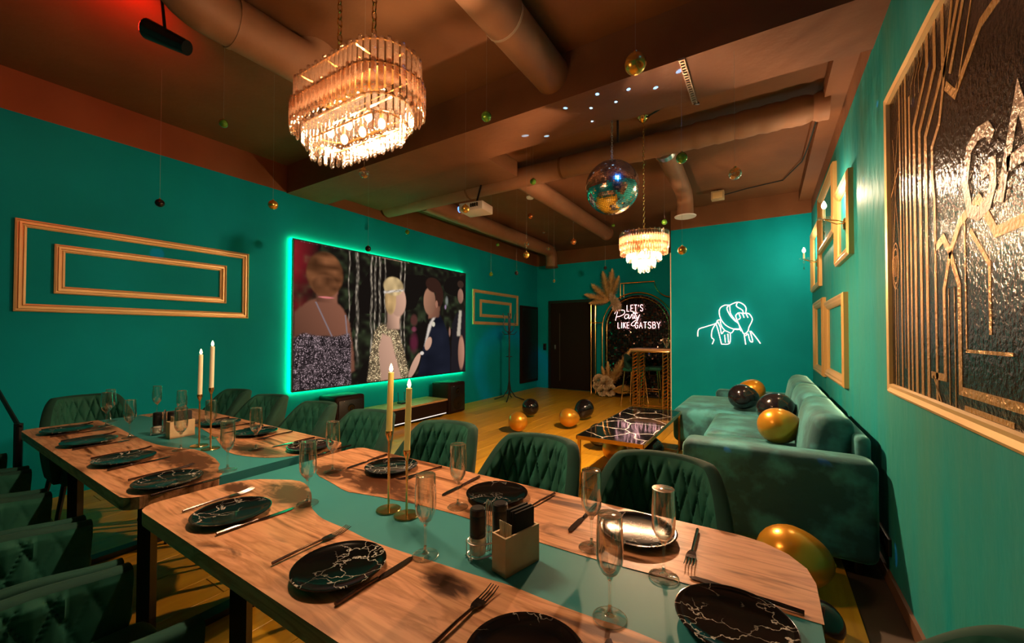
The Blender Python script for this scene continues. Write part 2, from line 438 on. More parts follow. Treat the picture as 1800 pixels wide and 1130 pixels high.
# branch ducts
d = thing('branch_duct', 'brown branch duct running toward the back above the arch backdrop', 'duct', (-2.48, 5.7, 3.17))
MB().tube([(-2.48, 4.10, 3.17), (-2.48, 7.2, 3.17)], .115, 20).build('duct_pipe', m_duct, d)
MB().tube([(-2.48, 7.19, 3.17), (-2.48, 7.23, 3.17)], .125, 20).build('end_cap', m_brown, d)
d = thing('branch_duct', 'brown branch duct with a downward elbow near the left wall', 'duct', (-4.05, 6, 3.16))
MB().tube([(-4.05, 4.1, 3.16), (-4.05, 7.9, 3.16)]+arcpts((-4.05, 7.9, 2.98), .18, PI/2, 0, 8, (0, 1, 0), (0, 0, 1))+[(-4.05, 8.08, 2.80)], .13, 20).build('duct_pipe', m_duct, d)
MB().tube([(-4.05, 8.08, 2.815), (-4.05, 8.08, 2.795)], .145, 20).build('end_ring', m_brown, d)
d = thing('branch_duct', 'short brown duct dropping to a white round vent before the neon wall', 'duct', (-.86, 5, 3.16))
MB().tube([(-.84, 4.16, 3.14), (-.88, 5.45, 3.14)]+arcpts((-.885, 5.5, 2.98), .16, PI/2, 0, 8, (0, 1, 0), (0, 0, 1))+[(-.885, 5.66, 2.86)], .10, 20).build('duct_pipe', m_duct, d)
MB().tube([(-.84, 4.13, 3.14), (-.84, 4.22, 3.14)], .108, 20).build('silver_collar', m_steel, d)
MB().lathe([(.0, 0), (.13, .0), (.135, .012), (.10, .02), (0, .02)], 24, (-.885, 5.66, 2.842)).build('vent_disc', m_white, d)
d = thing('ceiling_duct', 'pale brown round duct with an elbow left of the big chandelier', 'duct', (-2.67, 1, 3.15))
MB().tube(arcpts((-2.67, .98, 3.31), .16, PI, 1.5*PI, 6, (0, 1, 0), (0, 0, 1))+[(-2.67, 1.50, 3.15)]+arcpts((-2.67, 1.50, 3.29), .14, -PI/2, 0, 6, (0, 1, 0), (0, 0, 1)), .142, 22).build('duct_pipe', m_duct, d)
MB().tube([(-2.67, 1.10, 3.15), (-2.67, 1.125, 3.15)], .147, 22).build('joint_ring', m_duct, d)
d = thing('ceiling_duct', 'brown round duct running from above the camera into the wide ceiling beam', 'duct', (-1.295, .6, 3.165))
MB().tube([(-1.295, YF+.02, 3.165), (-1.295, 2.60, 3.165)], .128, 24).build('duct_pipe', m_duct, d)
MB().tube([(-1.295, 1.95, 3.165), (-1.295, 1.965, 3.165)], .132, 24).build('joint_ring', M('pale_tape', (.35, .24, .16), .5), d)

# hanger strap with punched holes under the beam
h = thing('hanger_strap', 'perforated steel hanger strap under the wide ceiling beam', 'strap', (-.42, 2.84, 2.965))
mb = MB(); y = 2.58
mb.bx(-.437, -.431, 2.575, 3.12, 2.955, 2.967); mb.bx(-.409, -.403, 2.575, 3.12, 2.955, 2.967)
for k in range(19): mb.bx(-.433, -.407, 2.575+k*.0292, 2.585+k*.0292+.004, 2.955, 2.967)
mb.build('strap_band', M('dull_zinc', (.35, .28, .22), .45, .7), h)
MB().tube([(-.42, 3.12, 2.97), (-.42, 3.125, 3.1), (-.42, 3.12, ZC)], .006, 6).build('rod', m_black, h)
tag(MB().tube([(-.42, 3.11, 2.95), (-.40, 3.16, 2.97), (-.52, 3.4, 3.20), (-.70, 3.6, 3.27), (-.93, 3.75, 3.285)], .008, 6).build('ceiling_cable', m_black), 'black cable looping from the hanger strap to the small chandelier', 'cable')

# ------------------------------------------------------------------ wall mouldings and frames
def frame(name, label, cat, o, u, v, nrm, w, hgt, prof, mat, group=None, part='rail'):
    """mitred frame. o: corner, u/v: axes in the wall, prof: [(inset, proud)] profile across the rail"""
    o, u, v, nrm = Vector(o), Vector(u), Vector(v), Vector(nrm)
    t = thing(name, label, cat, o+u*w/2, 0, group)
    cs = [(0, 0), (w, 0), (w, hgt), (0, hgt)]; sg = [(1, 1), (-1, 1), (-1, -1), (1, -1)]
    for k in range(4):
        a, b = k, (k+1) % 4; vs = []; m = len(prof)
        for c in (a, b):
            for (i, p) in prof:
                vs.append(o+u*(cs[c][0]+sg[c][0]*i)+v*(cs[c][1]+sg[c][1]*i)+nrm*p)
        fs = [(i, (i+1) % m, m+(i+1) % m, m+i) for i in range(m)]+[tuple(range(m)), tuple(range(m, 2*m))]
        MB().add(vs, fs).build(part, mat, t)
    return t
rib = [(0, 0), (0, .020), (.011, .024), (.013, .004), (.021, .004), (.023, .026), (.035, .026), (.037, .004), (.045, .004), (.047, .022), (.060, .016), (.060, 0)]
X1 = XL
u_, v_, n_ = (0, 1, 0), (0, 0, 1), (1, 0, 0)
frame('wall_moulding', 'large outer gold ribbed rectangle moulding on the left wall beside the screen', 'moulding', (X1, .555, 1.47), u_, v_, n_, 1.625, .705, rib, m_goldpale, 'gold wall mouldings')
frame('wall_moulding', 'inner gold ribbed rectangle moulding on the left wall above the dining table', 'moulding', (X1, .757, 1.62), u_, v_, n_, 1.21, .395, rib, m_goldpale, 'gold wall mouldings')
frame('wall_moulding', 'outer gold rectangle moulding behind the coat stand', 'moulding', (X1, 6.165, 1.495), u_, v_, n_, 1.685, .685, rib, m_goldpale, 'gold wall mouldings')
frame('wall_moulding', 'small inner gold rectangle moulding behind the coat stand', 'moulding', (X1, 6.40, 1.647), u_, v_, n_, 1.16, .35, rib, m_goldpale, 'gold wall mouldings')
pic = [(0, 0), (0, .03), (.02, .042), (.035, .034), (.05, .036), (.075, .022), (.085, .012), (.085, 0)]
for (y0, y1, z0, z1, lb) in ((3.75, 4.42, 1.885, 2.51, 'empty gold picture frame right behind the nearer sconce'), (4.52, 5.68, 2.205, 2.84, 'wide empty gold picture frame high up between the two sconces'),
                             (5.70, 6.58, 1.855, 2.62, 'empty gold picture frame behind the farther sconce by the corner'), (5.385, 6.32, .855, 1.70, 'lower empty gold picture frame nearest the corner above the sofa'),
                             (4.02, 5.18, .885, 1.635, 'lower empty gold picture frame nearer the black and gold poster')):
    frame('picture_frame', lb, 'picture frame', (XR, y1, z0), (0, -1, 0), v_, (-1, 0, 0), y1-y0, z1-z0, pic, m_goldpaint, 'empty gold frames on the right wall')

# poster ------------------------------------------------------------
PY0, PY1, PZ0, PZ1 = -.36, 2.74, 1.01, 2.50
po = thing('wall_poster', 'large black and gold geometric poster in a gold frame on the right wall', 'poster', (XR, (PY0+PY1)/2, PZ0))
pf = [(0, 0), (0, .018), (.012, .026), (.03, .020), (.045, .024), (.05, .010), (.05, 0)]
o_, uu, vv, nn = Vector((XR, PY1, PZ0)), Vector((0, -1, 0)), Vector((0, 0, 1)), Vector((-1, 0, 0))
W_, H_ = PY1-PY0, PZ1-PZ0
cs = [(0, 0), (W_, 0), (W_, H_), (0, H_)]; sg = [(1, 1), (-1, 1), (-1, -1), (1, -1)]
for k in range(4):
    a, b = k, (k+1) % 4; vs = []; m = len(pf)
    for c in (a, b):
        for (i, p) in pf: vs.append(o_+uu*(cs[c][0]+sg[c][0]*i)+vv*(cs[c][1]+sg[c][1]*i)+nn*p)
    MB().add(vs, [(i, (i+1) % m, m+(i+1) % m, m+i) for i in range(m)]+[tuple(range(m)), tuple(range(m, 2*m))]).build('frame_rail', m_goldpale, po)
m_poster = M('black_glossy_poster', (.012, .007, .005), .22, bump=(55, .28))
m_pgold = M('gold_poster_print', (.42, .24, .075), .34, .45, bump=(70, .45))
m_psilver = M('silver_poster_print', (.42, .33, .27), .32, .35, bump=(70, .5))
MB().bx(XR-.010, XR, PY0+.03, PY1-.03, PZ0+.03, PZ1-.03).build('print_panel', m_poster, po)
def strip(mb, pts, wd, x=XR-.0112, th=.0015):
    P = [Vector((p[0], p[1])) for p in pts]; n = len(P); A = []; B = []
    closed = (P[0]-P[-1]).length < 1e-6 and n > 3
    for i in range(n):
        d0 = (P[i]-P[i-1]) if i > 0 else ((P[0]-P[-2]) if closed else (P[1]-P[0]))
        d1 = (P[i+1]-P[i]) if i < n-1 else ((P[1]-P[0]) if closed else (P[-1]-P[-2]))
        d0.normalize(); d1.normalize()
        n0 = Vector((-d0.y, d0.x)); n1 = Vector((-d1.y, d1.x)); m = n0+n1
        if m.length < .3: m = n1.copy()
        m.normalize(); k = wd/2/max(.45, m.dot(n1)); A.append(P[i]+m*k); B.append(P[i]-m*k)
    vs = []
    for q, r_ in zip(A, B): vs += [(x, q.x, q.y), (x, r_.x, r_.y), (x+th, r_.x, r_.y), (x+th, q.x, q.y)]
    fs = [(0, 1, 2, 3), (4*n-4, 4*n-1, 4*n-2, 4*n-3)]
    for i in range(n-1):
        for k in range(4): fs.append((4*i+k, 4*i+(k+1) % 4, 4*i+4+(k+1) % 4, 4*i+4+k))
    mb.add(vs, fs)
YC = (PY0+PY1)/2
def deco(sgn):
    """lines of one half; q = distance from the outer edge toward the middle"""
    mb = MB()
    P = lambda q, z: ((PY1-q) if sgn > 0 else (PY0+q), z)
    z0, z1 = PZ0+.05, PZ1-.05
    for q, a, b, wd in ((.22, z0, z1, .02), (.27, 1.15, z1, .008), (.315, z0, z1, .026), (.37, z0, z1-.12, .022), (.115, z0, 1.55, .010), (.155, z0, 1.52, .008)):
        strip(mb, [P(q, a), P(q, b)], wd)
    for q0, q1, k, wd in ((.43, .60, 0, .032), (.50, .68, .05, .030), (.57, .76, .10, .030)):
        strip(mb, [P(q0, z0), P(q0, 2.17-k), P(q1, 2.33-k), P(q1, z1)], wd)
        strip(mb, [P(q0+.018, 2.19-k), P(q1-.02, 2.335-k)], .006)
    strip(mb, [P(.66, z0), P(.66, 1.80), P(.64, 1.88), P(.64, 2.0), P(.72, 2.06), P(.86, z1)], .022)
    strip(mb, [P(.76, 2.2), P(.95, z1)], .026); strip(mb, [P(.82, 2.18), P(1.0, z1)], .024); strip(mb, [P(.88, 2.1), P(1.04, z1-.05)], .010)
    strip(mb, [P(.78, 2.16), P(.86, 2.09), P(1.05, 2.2), P(1.3, 2.2)], .030)
    strip(mb, [P(.66, 1.62), P(.74, 1.64), P(.80, 1.58), P(.88, 1.66), P(1.02, 1.70), P(1.12, 1.58), P(1.3, 1.58)], .030)
    strip(mb, [P(.80, 1.58), P(.74, 1.46), P(.74, 1.15), P(.60, 1.15)], .026)
    strip(mb, [P(.80, 1.58), P(.87, 1.46), P(.87, 1.12), P(1.25, 1.12)], .028)
    strip(mb, [P(.96, 1.62), P(1.08, 1.5), P(1.08, 1.3)], .016); strip(mb, [P(.92, 1.66), P(.92, 1.25), P(1.2, 1.25)], .010)
    for q in (.78, .83): strip(mb, [P(q, z0), P(q, 1.46)], .006)
    strip(mb, [P(.62, 1.15), P(.70, z0)], .008); strip(mb, [P(.90, 1.07), P(1.2, 1.07)], .016)
    for k in range(3):
        strip(mb, [P(.40+.05*k, 2.28), P(.40+.05*k, 2.36), P(.45+.05*k, 2.40), P(.45+.05*k, z1)], .005)
    strip(mb, [P(.06, 1.98), P(.20, 2.08)], .010); strip(mb, [P(.10, 2.25), P(.15, 2.02), P(.10, 1.75)], .006); strip(mb, [P(.20, 2.3), P(.12, 2.02), P(.2, 1.7)], .006)
    # medallion
    for rr in (.055, .042):
        strip(mb, [P(.125+rr*math.cos(2*PI*i/20), 1.63+2*rr*math.sin(2*PI*i/20)) for i in range(21)], .007)
    for q in (.105, .125, .145): strip(mb, [P(q, 1.58), P(q, 1.68)], .007)
    return mb
for sgn in (1, -1): deco(sgn).build('gold_line_print', m_pgold, po)
# letters
LET = {'G': [[(.95,.8),(.8,.96),(.5,1),(.2,.9),(.05,.5),(.2,.1),(.5,0),(.8,.06),(.95,.25),(.95,.48),(.6,.48)]], 'A': [[(0,0),(.5,1),(1,0)],[(.2,.36),(.8,.36)]],
       'T': [[(0,1),(1,1)],[(.5,1),(.5,0)]], 'S': [[(.92,.85),(.7,1),(.3,1),(.08,.8),(.15,.6),(.5,.5),(.85,.38),(.92,.18),(.7,0),(.3,0),(.06,.15)]],
       'B': [[(.1,0),(.1,1),(.6,1),(.85,.88),(.85,.65),(.6,.53),(.1,.53)],[(.6,.53),(.92,.4),(.92,.13),(.65,0),(.1,0)]], 'Y': [[(0,1),(.5,.5),(1,1)],[(.5,.5),(.5,0)]],
       'L': [[(.1,1),(.1,0),(.85,0)]], 'E': [[(.9,1),(.1,1),(.1,0),(.9,0)],[(.1,.5),(.8,.5)]], "'": [[(.5,1),(.5,.75)]], 'I': [[(.5,1),(.5,0)]], 'K': [[(.1,1),(.1,0)],[(.9,1),(.1,.42)],[(.35,.6),(.95,0)]]}
q = .92
for ch_ in 'GATSBY':
    mb = MB()
    for st in LET[ch_]: strip(mb, [(PY1-(q+p[0]*.20), 1.655+p[1]*.235) for p in st], .040, XR-.0116)
    mb.build('poster_letter', m_psilver, po); q += .225

# ------------------------------------------------------------------ screen
SY0, SY1, SZ0, SZ1 = 2.632, 5.872, .61, 2.436
sc = thing('wall_screen', 'wide lit screen showing party guests with a green glow around it', 'screen', (XL, (SY0+SY1)/2, SZ0))
MB().bx(XL+.045, XL+.075, SY0, SY1, SZ0, SZ1).build('panel', m_black, sc)
led = MB()
e = .006; xx = XL+.022
led.bx(xx-.006, xx+.006, SY0-e, SY1+e, SZ0-e, SZ0+.006); led.bx(xx-.006, xx+.006, SY0-e, SY1+e, SZ1-.006, SZ1+e)
led.bx(xx-.006, xx+.006, SY0-e, SY0+.006, SZ0, SZ1); led.bx(xx-.006, xx+.006, SY1-.006, SY1+e, SZ0, SZ1)
led.build('led_strip', m_led, sc)
NX, NZ = 300, 170
uu_, vv_ = np.meshgrid((np.arange(NX)+.5)/NX, (np.arange(NZ)+.5)/NZ)
rng = np.random.default_rng(3)
def nz(sx, sy, seed):
    r = np.random.default_rng(seed).random((sy+2, sx+2)); x = uu_*sx; y = vv_*sy
    i = x.astype(int); j = y.astype(int); fx = x-i; fy = y-j
    return r[j, i]*(1-fx)*(1-fy)+r[j, i+1]*fx*(1-fy)+r[j+1, i]*(1-fx)*fy+r[j+1, i+1]*fx*fy
img = np.zeros((NZ, NX, 3)); A_ = SY1-SY0; B_ = SZ1-SZ0
img[:] = (.007, .005, .004)
img += (nz(46, 30, 1)**3*.05*(nz(9, 6, 2) > .45))[..., None]*np.array([.5, .75, .3])
img += (np.clip(.10-uu_, 0, 1)*2.0*(vv_ > .5)*nz(10, 14, 4))[..., None]*np.array([1, .03, .06])
def paint(mask, col, tex_=None):
    c = np.array(col)*np.ones_like(img)
    if tex_ is not None: c = c*tex_[..., None]
    img[:] = img*(1-mask[..., None])+c*mask[..., None]
def ell(cx, cy, rx, ry, soft=.06, rot=0):
    dx = (uu_-cx)*A_; dy = (vv_-cy)*B_; c, s_ = math.cos(rot), math.sin(rot)
    x = (dx*c+dy*s_)/rx; y = (-dx*s_+dy*c)/ry
    return np.clip((1-np.sqrt(x*x+y*y))/soft, 0, 1)
def poly(pts):
    p = np.array(pts); inside = np.zeros_like(uu_, bool); j = len(p)-1
    for i in range(len(p)):
        c = ((p[i,1] > vv_) != (p[j,1] > vv_)) & (uu_ < (p[j,0]-p[i,0])*(vv_-p[i,1])/(p[j,1]-p[i,1]+1e-9)+p[i,0])
        inside ^= c; j = i
    m = inside.astype(float)
    for _ in range(2): m = (m+np.roll(m, 1, 0)+np.roll(m, -1, 0)+np.roll(m, 1, 1)+np.roll(m, -1, 1))/5
    return m
def shade(cx, cy, rx, ry, lx=.5, lo=.35):   # soft roundness lit from one side
    return np.clip(lo+(1-lo)*(.62+lx*(uu_-cx)*A_/rx+.25*(vv_-cy)*B_/ry), .12, 1.25)
spark = rng.random((NZ, NX))**7
for cx, wd in ((.272, .0075), (.232, .0035), (.345, .006), (.365, .005), (.39, .006), (.42, .004), (.515, .006), (.537, .004)):
    paint(np.clip(1.3-np.abs(uu_-cx-.0025*np.sin(vv_*19+cx*40))/wd, 0, 1)*.85*np.clip((vv_-.10)*6, 0, 1), (.34, .28, .21), .12+1.6*nz(260, 46, int(cx*1000))**2)
skin1, skin2 = (.22, .085, .05), (.56, .32, .22)
# guest with her back turned
paint(poly([(0, .30), (.0, .52), (.055, .60), (.10, .63), (.16, .63), (.205, .56), (.235, .46), (.255, .25), (.262, .10), (.235, .08), (.225, .34), (.20, .36), (.05, .34)]), skin1, shade(.13, .5, .42, .4, .35))
paint(poly([(.085, .60), (.175, .60), (.18, .70), (.09, .70)]), skin1, shade(.13, .65, .15, .2))
paint(poly([(0, 0), (.245, 0), (.245, .30), (.235, .385), (.18, .36), (.09, .365), (.035, .385), (.0, .35)]), (.085, .06, .065), .12+5.0*spark+1.1*nz(70, 44, 6)**3)
for x0, y0, x1, y1 in ((.085, .60, .155, .36), (.215, .52, .225, .36)):
    t_ = np.clip((y0-vv_)/(y0-y1), 0, 1); paint(np.clip(1-np.abs(uu_-(x0+(x1-x0)*t_))/.005, 0, 1)*((vv_ < y0) & (vv_ > y1)), (.20, .17, .19))
paint(ell(.125, .80, .27, .30, .12), (.17, .062, .024), .25+1.1*nz(24, 34, 7)**1.3)
paint(ell(.125, .715, .20, .16, .2), (.15, .055, .022), .3+.9*nz(30, 30, 17))
paint(ell(.13, .635, .13, .018, .5), (.55, .16, .15))
# guest in the gold dress
paint(poly([(.325, 0), (.57, 0), (.555, .12), (.525, .28), (.50, .40), (.46, .45), (.40, .46), (.365, .40), (.345, .25)]), (.30, .215, .12), .22+4.0*spark+.8*nz(80, 54, 8)**2)
paint(poly([(.43, .42), (.505, .42), (.51, .56), (.435, .58)]), skin2, shade(.47, .5, .12, .2, .5))
paint(poly([(.40, .0), (.52, .0), (.485, .18), (.455, .35), (.405, .38), (.385, .26)]), skin2, shade(.45, .2, .22, .4, .3, .55))
paint(ell(.497, .655, .17, .25, .12), skin2, shade(.49, .65, .2, .3, .35, .5))
paint(ell(.452, .66, .115, .24, .15), (.50, .31, .13), .35+.9*nz(50, 14, 11))
paint(ell(.470, .775, .205, .155, .15), (.60, .42, .20), .45+.8*nz(50, 14, 12))
paint(np.clip(1-np.abs(vv_-(.735+.30*(uu_-.47)))/.016, 0, 1)*ell(.47, .74, .21, .2, .2), (.55, .48, .42), .3+1.4*nz(120, 90, 14))
# guest in the dinner jacket
paint(poly([(.625, .0), (.87, 0), (.87, .22), (.855, .38), (.815, .50), (.765, .60), (.70, .44), (.665, .26)]), (.008, .009, .016), .5+1.0*nz(10, 12, 21))
paint(poly([(.668, .25), (.70, .46), (.765, .605), (.772, .575), (.735, .50), (.70, .36)]), (.55, .47, .40))
paint(poly([(.70, .52), (.78, .54), (.79, .66), (.70, .62)]), (.26, .11, .065), shade(.74, .6, .2, .2, -.5))
paint(ell(.708, .68, .15, .245, .12), (.34, .16, .095), shade(.70, .68, .2, .25, -.5, .5))
paint(ell(.737, .835, .20, .135, .15, -.15), (.030, .012, .008)); paint(ell(.782, .74, .105, .20, .15), (.030, .012, .008))
paint(ell(.76, .66, .035, .07, .2), (.30, .13, .08)); paint(ell(.737, .47, .045, .05, .3), (.55, .5, .38))
paint(ell(.605, .10, .07, .24, .12, -.55), skin2, shade(.6, .1, .2, .3, .3, .6))
paint(ell(.655, .205, .05, .035, .3), (.6, .52, .46)); paint(ell(.70, .29, .075, .13, .15, -.5), skin2, shade(.7, .28, .2, .2, -.3, .6))
# guests farther off
paint(poly([(.875, 0), (1, 0), (1, .60), (.965, .63), (.92, .58), (.885, .48)]), (.012, .010, .012))
paint(ell(.957, .765, .09, .15, .2), (.30, .15, .10), shade(.957, .76, .1, .15, .4, .5)); paint(ell(.957, .885, .10, .075, .2), (.035, .018, .012))
paint(poly([(.925, .36), (.945, .62), (.968, .62), (.955, .36)]), (.42, .35, .27))
paint(ell(.965, .19, .10, .34, .2), (.42, .20, .13), shade(.965, .2, .12, .3, .5, .5))
paint(ell(.865, .40, .03, .10, .4), (.25, .12, .08)); paint(ell(.60, .50, .09, .11, .4), (.07, .025, .02)); paint(ell(.84, .70, .05, .10, .6), (.16, .17, .15)); paint(ell(.83, .64, .03, .05, .5), (.25, .16, .25))
paint(ell(.60, .30, .11, .20, .6), (.08, .012, .025)); paint(ell(.60, .42, .07, .05, .6), (.22, .05, .08), .4+nz(60, 40, 31))
img = np.clip(img, 0, 1)
gx = np.arange(NX+1)/NX; gz = np.arange(NZ+1)/NZ
GX, GZ = np.meshgrid(SY0+.015+gx*(A_-.03), SZ0+.015+gz*(B_-.03))
off = sc.location
vs = np.stack([np.full(GX.size, XL+.0765)-off.x, GX.ravel()-off.y, GZ.ravel()-off.z], 1)
i, j = np.meshgrid(np.arange(NX), np.arange(NZ)); k = (j*(NX+1)+i).ravel()
fs = np.stack([k, k+1, k+NX+2, k+NX+1], 1)
me = bpy.data.meshes.new('screen_image'); me.from_pydata(vs.tolist(), [], fs.tolist())
at = me.color_attributes.new('picture', 'FLOAT_COLOR', 'CORNER')
buf = np.ones((fs.shape[0], 4, 4), np.float32); buf[..., :3] = img.reshape(-1, 1, 3)
at.data.foreach_set('color', buf.ravel())
mt = bpy.data.materials.new('screen_picture'); mt.use_nodes = True; N = mt.node_tree.nodes; N.clear()
ca = N.new('ShaderNodeVertexColor'); ca.layer_name = 'picture'; em = N.new('ShaderNodeEmission'); em.inputs[1].default_value = 1.15
oo = N.new('ShaderNodeOutputMaterial'); mt.node_tree.links.new(ca.outputs[0], em.inputs[0]); mt.node_tree.links.new(em.outputs[0], oo.inputs[0])
me.materials.append(mt); o = bpy.data.objects.new('screen_image', me); COL.objects.link(o); o.parent = sc

# black panel, door, switch, socket
bp = thing('wall_panel', 'tall black panel on the left wall beside the back corner', 'panel', (XL, 8.34, .17))
MB().rbox((XL+.02, 8.34, 1.07), (.04, .82, 1.80), .006).build('board', m_doorb, bp)
MB().rbox((XL+.043, 8.34, 1.07), (.006, .70, 1.68), .002).build('inset', m_black, bp)
dr = struct(MB().bx(-4.40, -3.32, YB-.035, YB, .01, 2.05).build('door_1', m_doorb))
for a, b, c, d_ in ((-4.46, -4.40, 0, 2.11), (-3.32, -3.26, 0, 2.11), (-4.40, -3.32, 2.05, 2.11)): MB().bx(a, b, YB-.05, YB, c, d_).build('door_frame', m_black, dr)
MB().bx(-4.17, -4.155, YB-.042, YB-.035, .2, 1.80).build('strip_inlay', M('dim_inlay', (.07, .04, .03), .4), dr)
MB().rbox((-4.27, YB-.06, 1.0), (.02, .05, .10), .006).build('door_handle', m_steel, dr)
sw = thing('light_switch', 'small black light switch on the back wall left of the door', 'switch', (-4.58, YB, .97))
MB().rbox((-4.58, YB-.008, 1.0), (.085, .016, .16), .004).build('plate_cover', m_black, sw)
MB().rbox((-4.58, YB-.018, 1.03), (.05, .008, .05), .002).build('rocker', m_blackg, sw)
so = thing('wall_socket', 'black double wall socket low on the right wall behind the sofa arm', 'socket', (XR, 2.93, .15))
MB().rbox((XR-.008, 2.93, .20), (.016, .24, .09), .004).build('plate_cover', m_black, so)
for k in (-.06, .06): MB().lathe([(.0, 0), (.025, 0), (.025, .004), (0, .004)], 16, (XR-.021, 2.93+k, .20), 'x').build('outlet', m_blackg, so)

# ------------------------------------------------------------------ dining tables
def table(label, x0, x1, near, far, mat, seedmat, legs, rfar=.06):
    y0, y1 = .45, 1.278; zt = .75
    t = thing('dining_table', label, 'table', ((x0+x1)/2, (y0+y1)/2, 0), 0, 'river dining tables')
    cor = [(x1-rfar, y1-rfar, 0, rfar), (x0+.06, y1-.06, 90, .06), (x0+.06, y0+.06, 180, .06), (x1-.06, y0+.06, 270, .06)]
    rr = []
    for cx, cy, a, r in cor:
        for k in range(5): rr.append((cx+(r-.004)*math.cos(R(a+k*22.5)), cy+(r-.004)*math.sin(R(a+k*22.5))))
    MB().prism(rr, zt-.040, zt-.0015).build('resin_river', m_resin, t)
    for nm, pl_, mm in (('wood_slab', near, mat), ('wood_slab', far, seedmat)):
        MB().prism(pl_, zt-.042, zt).build(nm, mm, t)
    for lx in legs:
        mb = MB()
        mb.bx(lx-.04, lx+.04, y0+.10, y1-.10, zt-.052, zt-.0421); mb.build('leg_plate', m_black, t)
        for ly in (y0+.16, y1-.16):
            MB().tube([(lx, ly, zt-.05), (lx, ly, .02)], .032, 4).build('leg', m_black, t)
        MB().bx(lx-.035, lx+.035, y0+.08, y1-.08, 0, .03).build('foot_bar', m_black, t)
    return t
def smooth_poly(p):   # Chaikin on the inner (river) points
    out = []
    for i in range(len(p)-1):
        a, b = p[i], p[i+1]
        out += [(.75*a[0]+.25*b[0], .75*a[1]+.25*b[1]), (.25*a[0]+.75*b[0], .25*a[1]+.75*b[1])]
    return [p[0]]+out+[p[-1]]
def rc(cx, cy, r, a0): return [(cx+r*math.cos(R(a0+k*22.5)), cy+r*math.sin(R(a0+k*22.5))) for k in range(5)]
t1n_r = [(-1.79, .50), (-1.79, .60), (-1.785, .66), (-1.79, .735), (-1.88, .749), (-1.985, .803), (-2.279, .838), (-2.424, .78), (-2.62, .751), (-2.971, .76), (-3.30, .778), (-3.6, .77)]
t1n = rc(-3.54, .51, .06, 180)+rc(-1.85, .51, .06, 270)+smooth_poly(t1n_r[1:])
t1f_r = [(-3.6, .965), (-3.395, .993), (-2.895, 1.04), (-2.541, .991), (-2.183, .899), (-2.087, .885), (-1.98, .901), (-1.86, .95), (-1.80, 1.03), (-1.79, 1.12)]
t1f = smooth_poly(t1f_r)+rc(-1.85, 1.218, .06, 0)+rc(-3.54, 1.218, .06, 90)
t2n_r = [(.09, .755), (-.07, .752), (-.164, .759), (-.227, .761), (-.287, .754), (-.38, .751), (-.479, .753), (-.554, .742), (-.687, .731), (-.785, .721), (-.897, .713), (-1.002, .721), (-1.074, .72), (-1.136, .722), (-1.235, .751), (-1.31, .805), (-1.42, .853), (-1.497, .86), (-1.568, .822), (-1.643, .779), (-1.68, .725), (-1.688, .65)]
t2n = rc(-1.63, .51, .06, 180)+rc(.03, .51, .06, 270)+smooth_poly(t2n_r)
t2f_r = [(-1.69, 1.10), (-1.675, 1.02), (-1.57, .985), (-1.496, .931), (-1.375, .915), (-1.25, .888), (-1.192, .903), (-1.099, .923), (-1.035, .935), (-.96, .946), (-.876, .954), (-.778, .958), (-.526, .948), (-.351, .950), (-.228, .962), (-.115, .968), (.09, .97)]
t2f = smooth_poly(t2f_r)+rc(-.07, 1.118, .16, 0)+rc(-1.63, 1.218, .06, 90)
table('far dining table of walnut slabs and teal resin reaching the left end', -3.6, -1.79, t1n, t1f, m_w1n, m_w1f, (-3.25, -2.15))
table('near dining table of walnut slabs and teal resin beside the camera', -1.69, .09, t2n, t2f, m_w2n, m_w2f, (-1.36, -.22), .16)

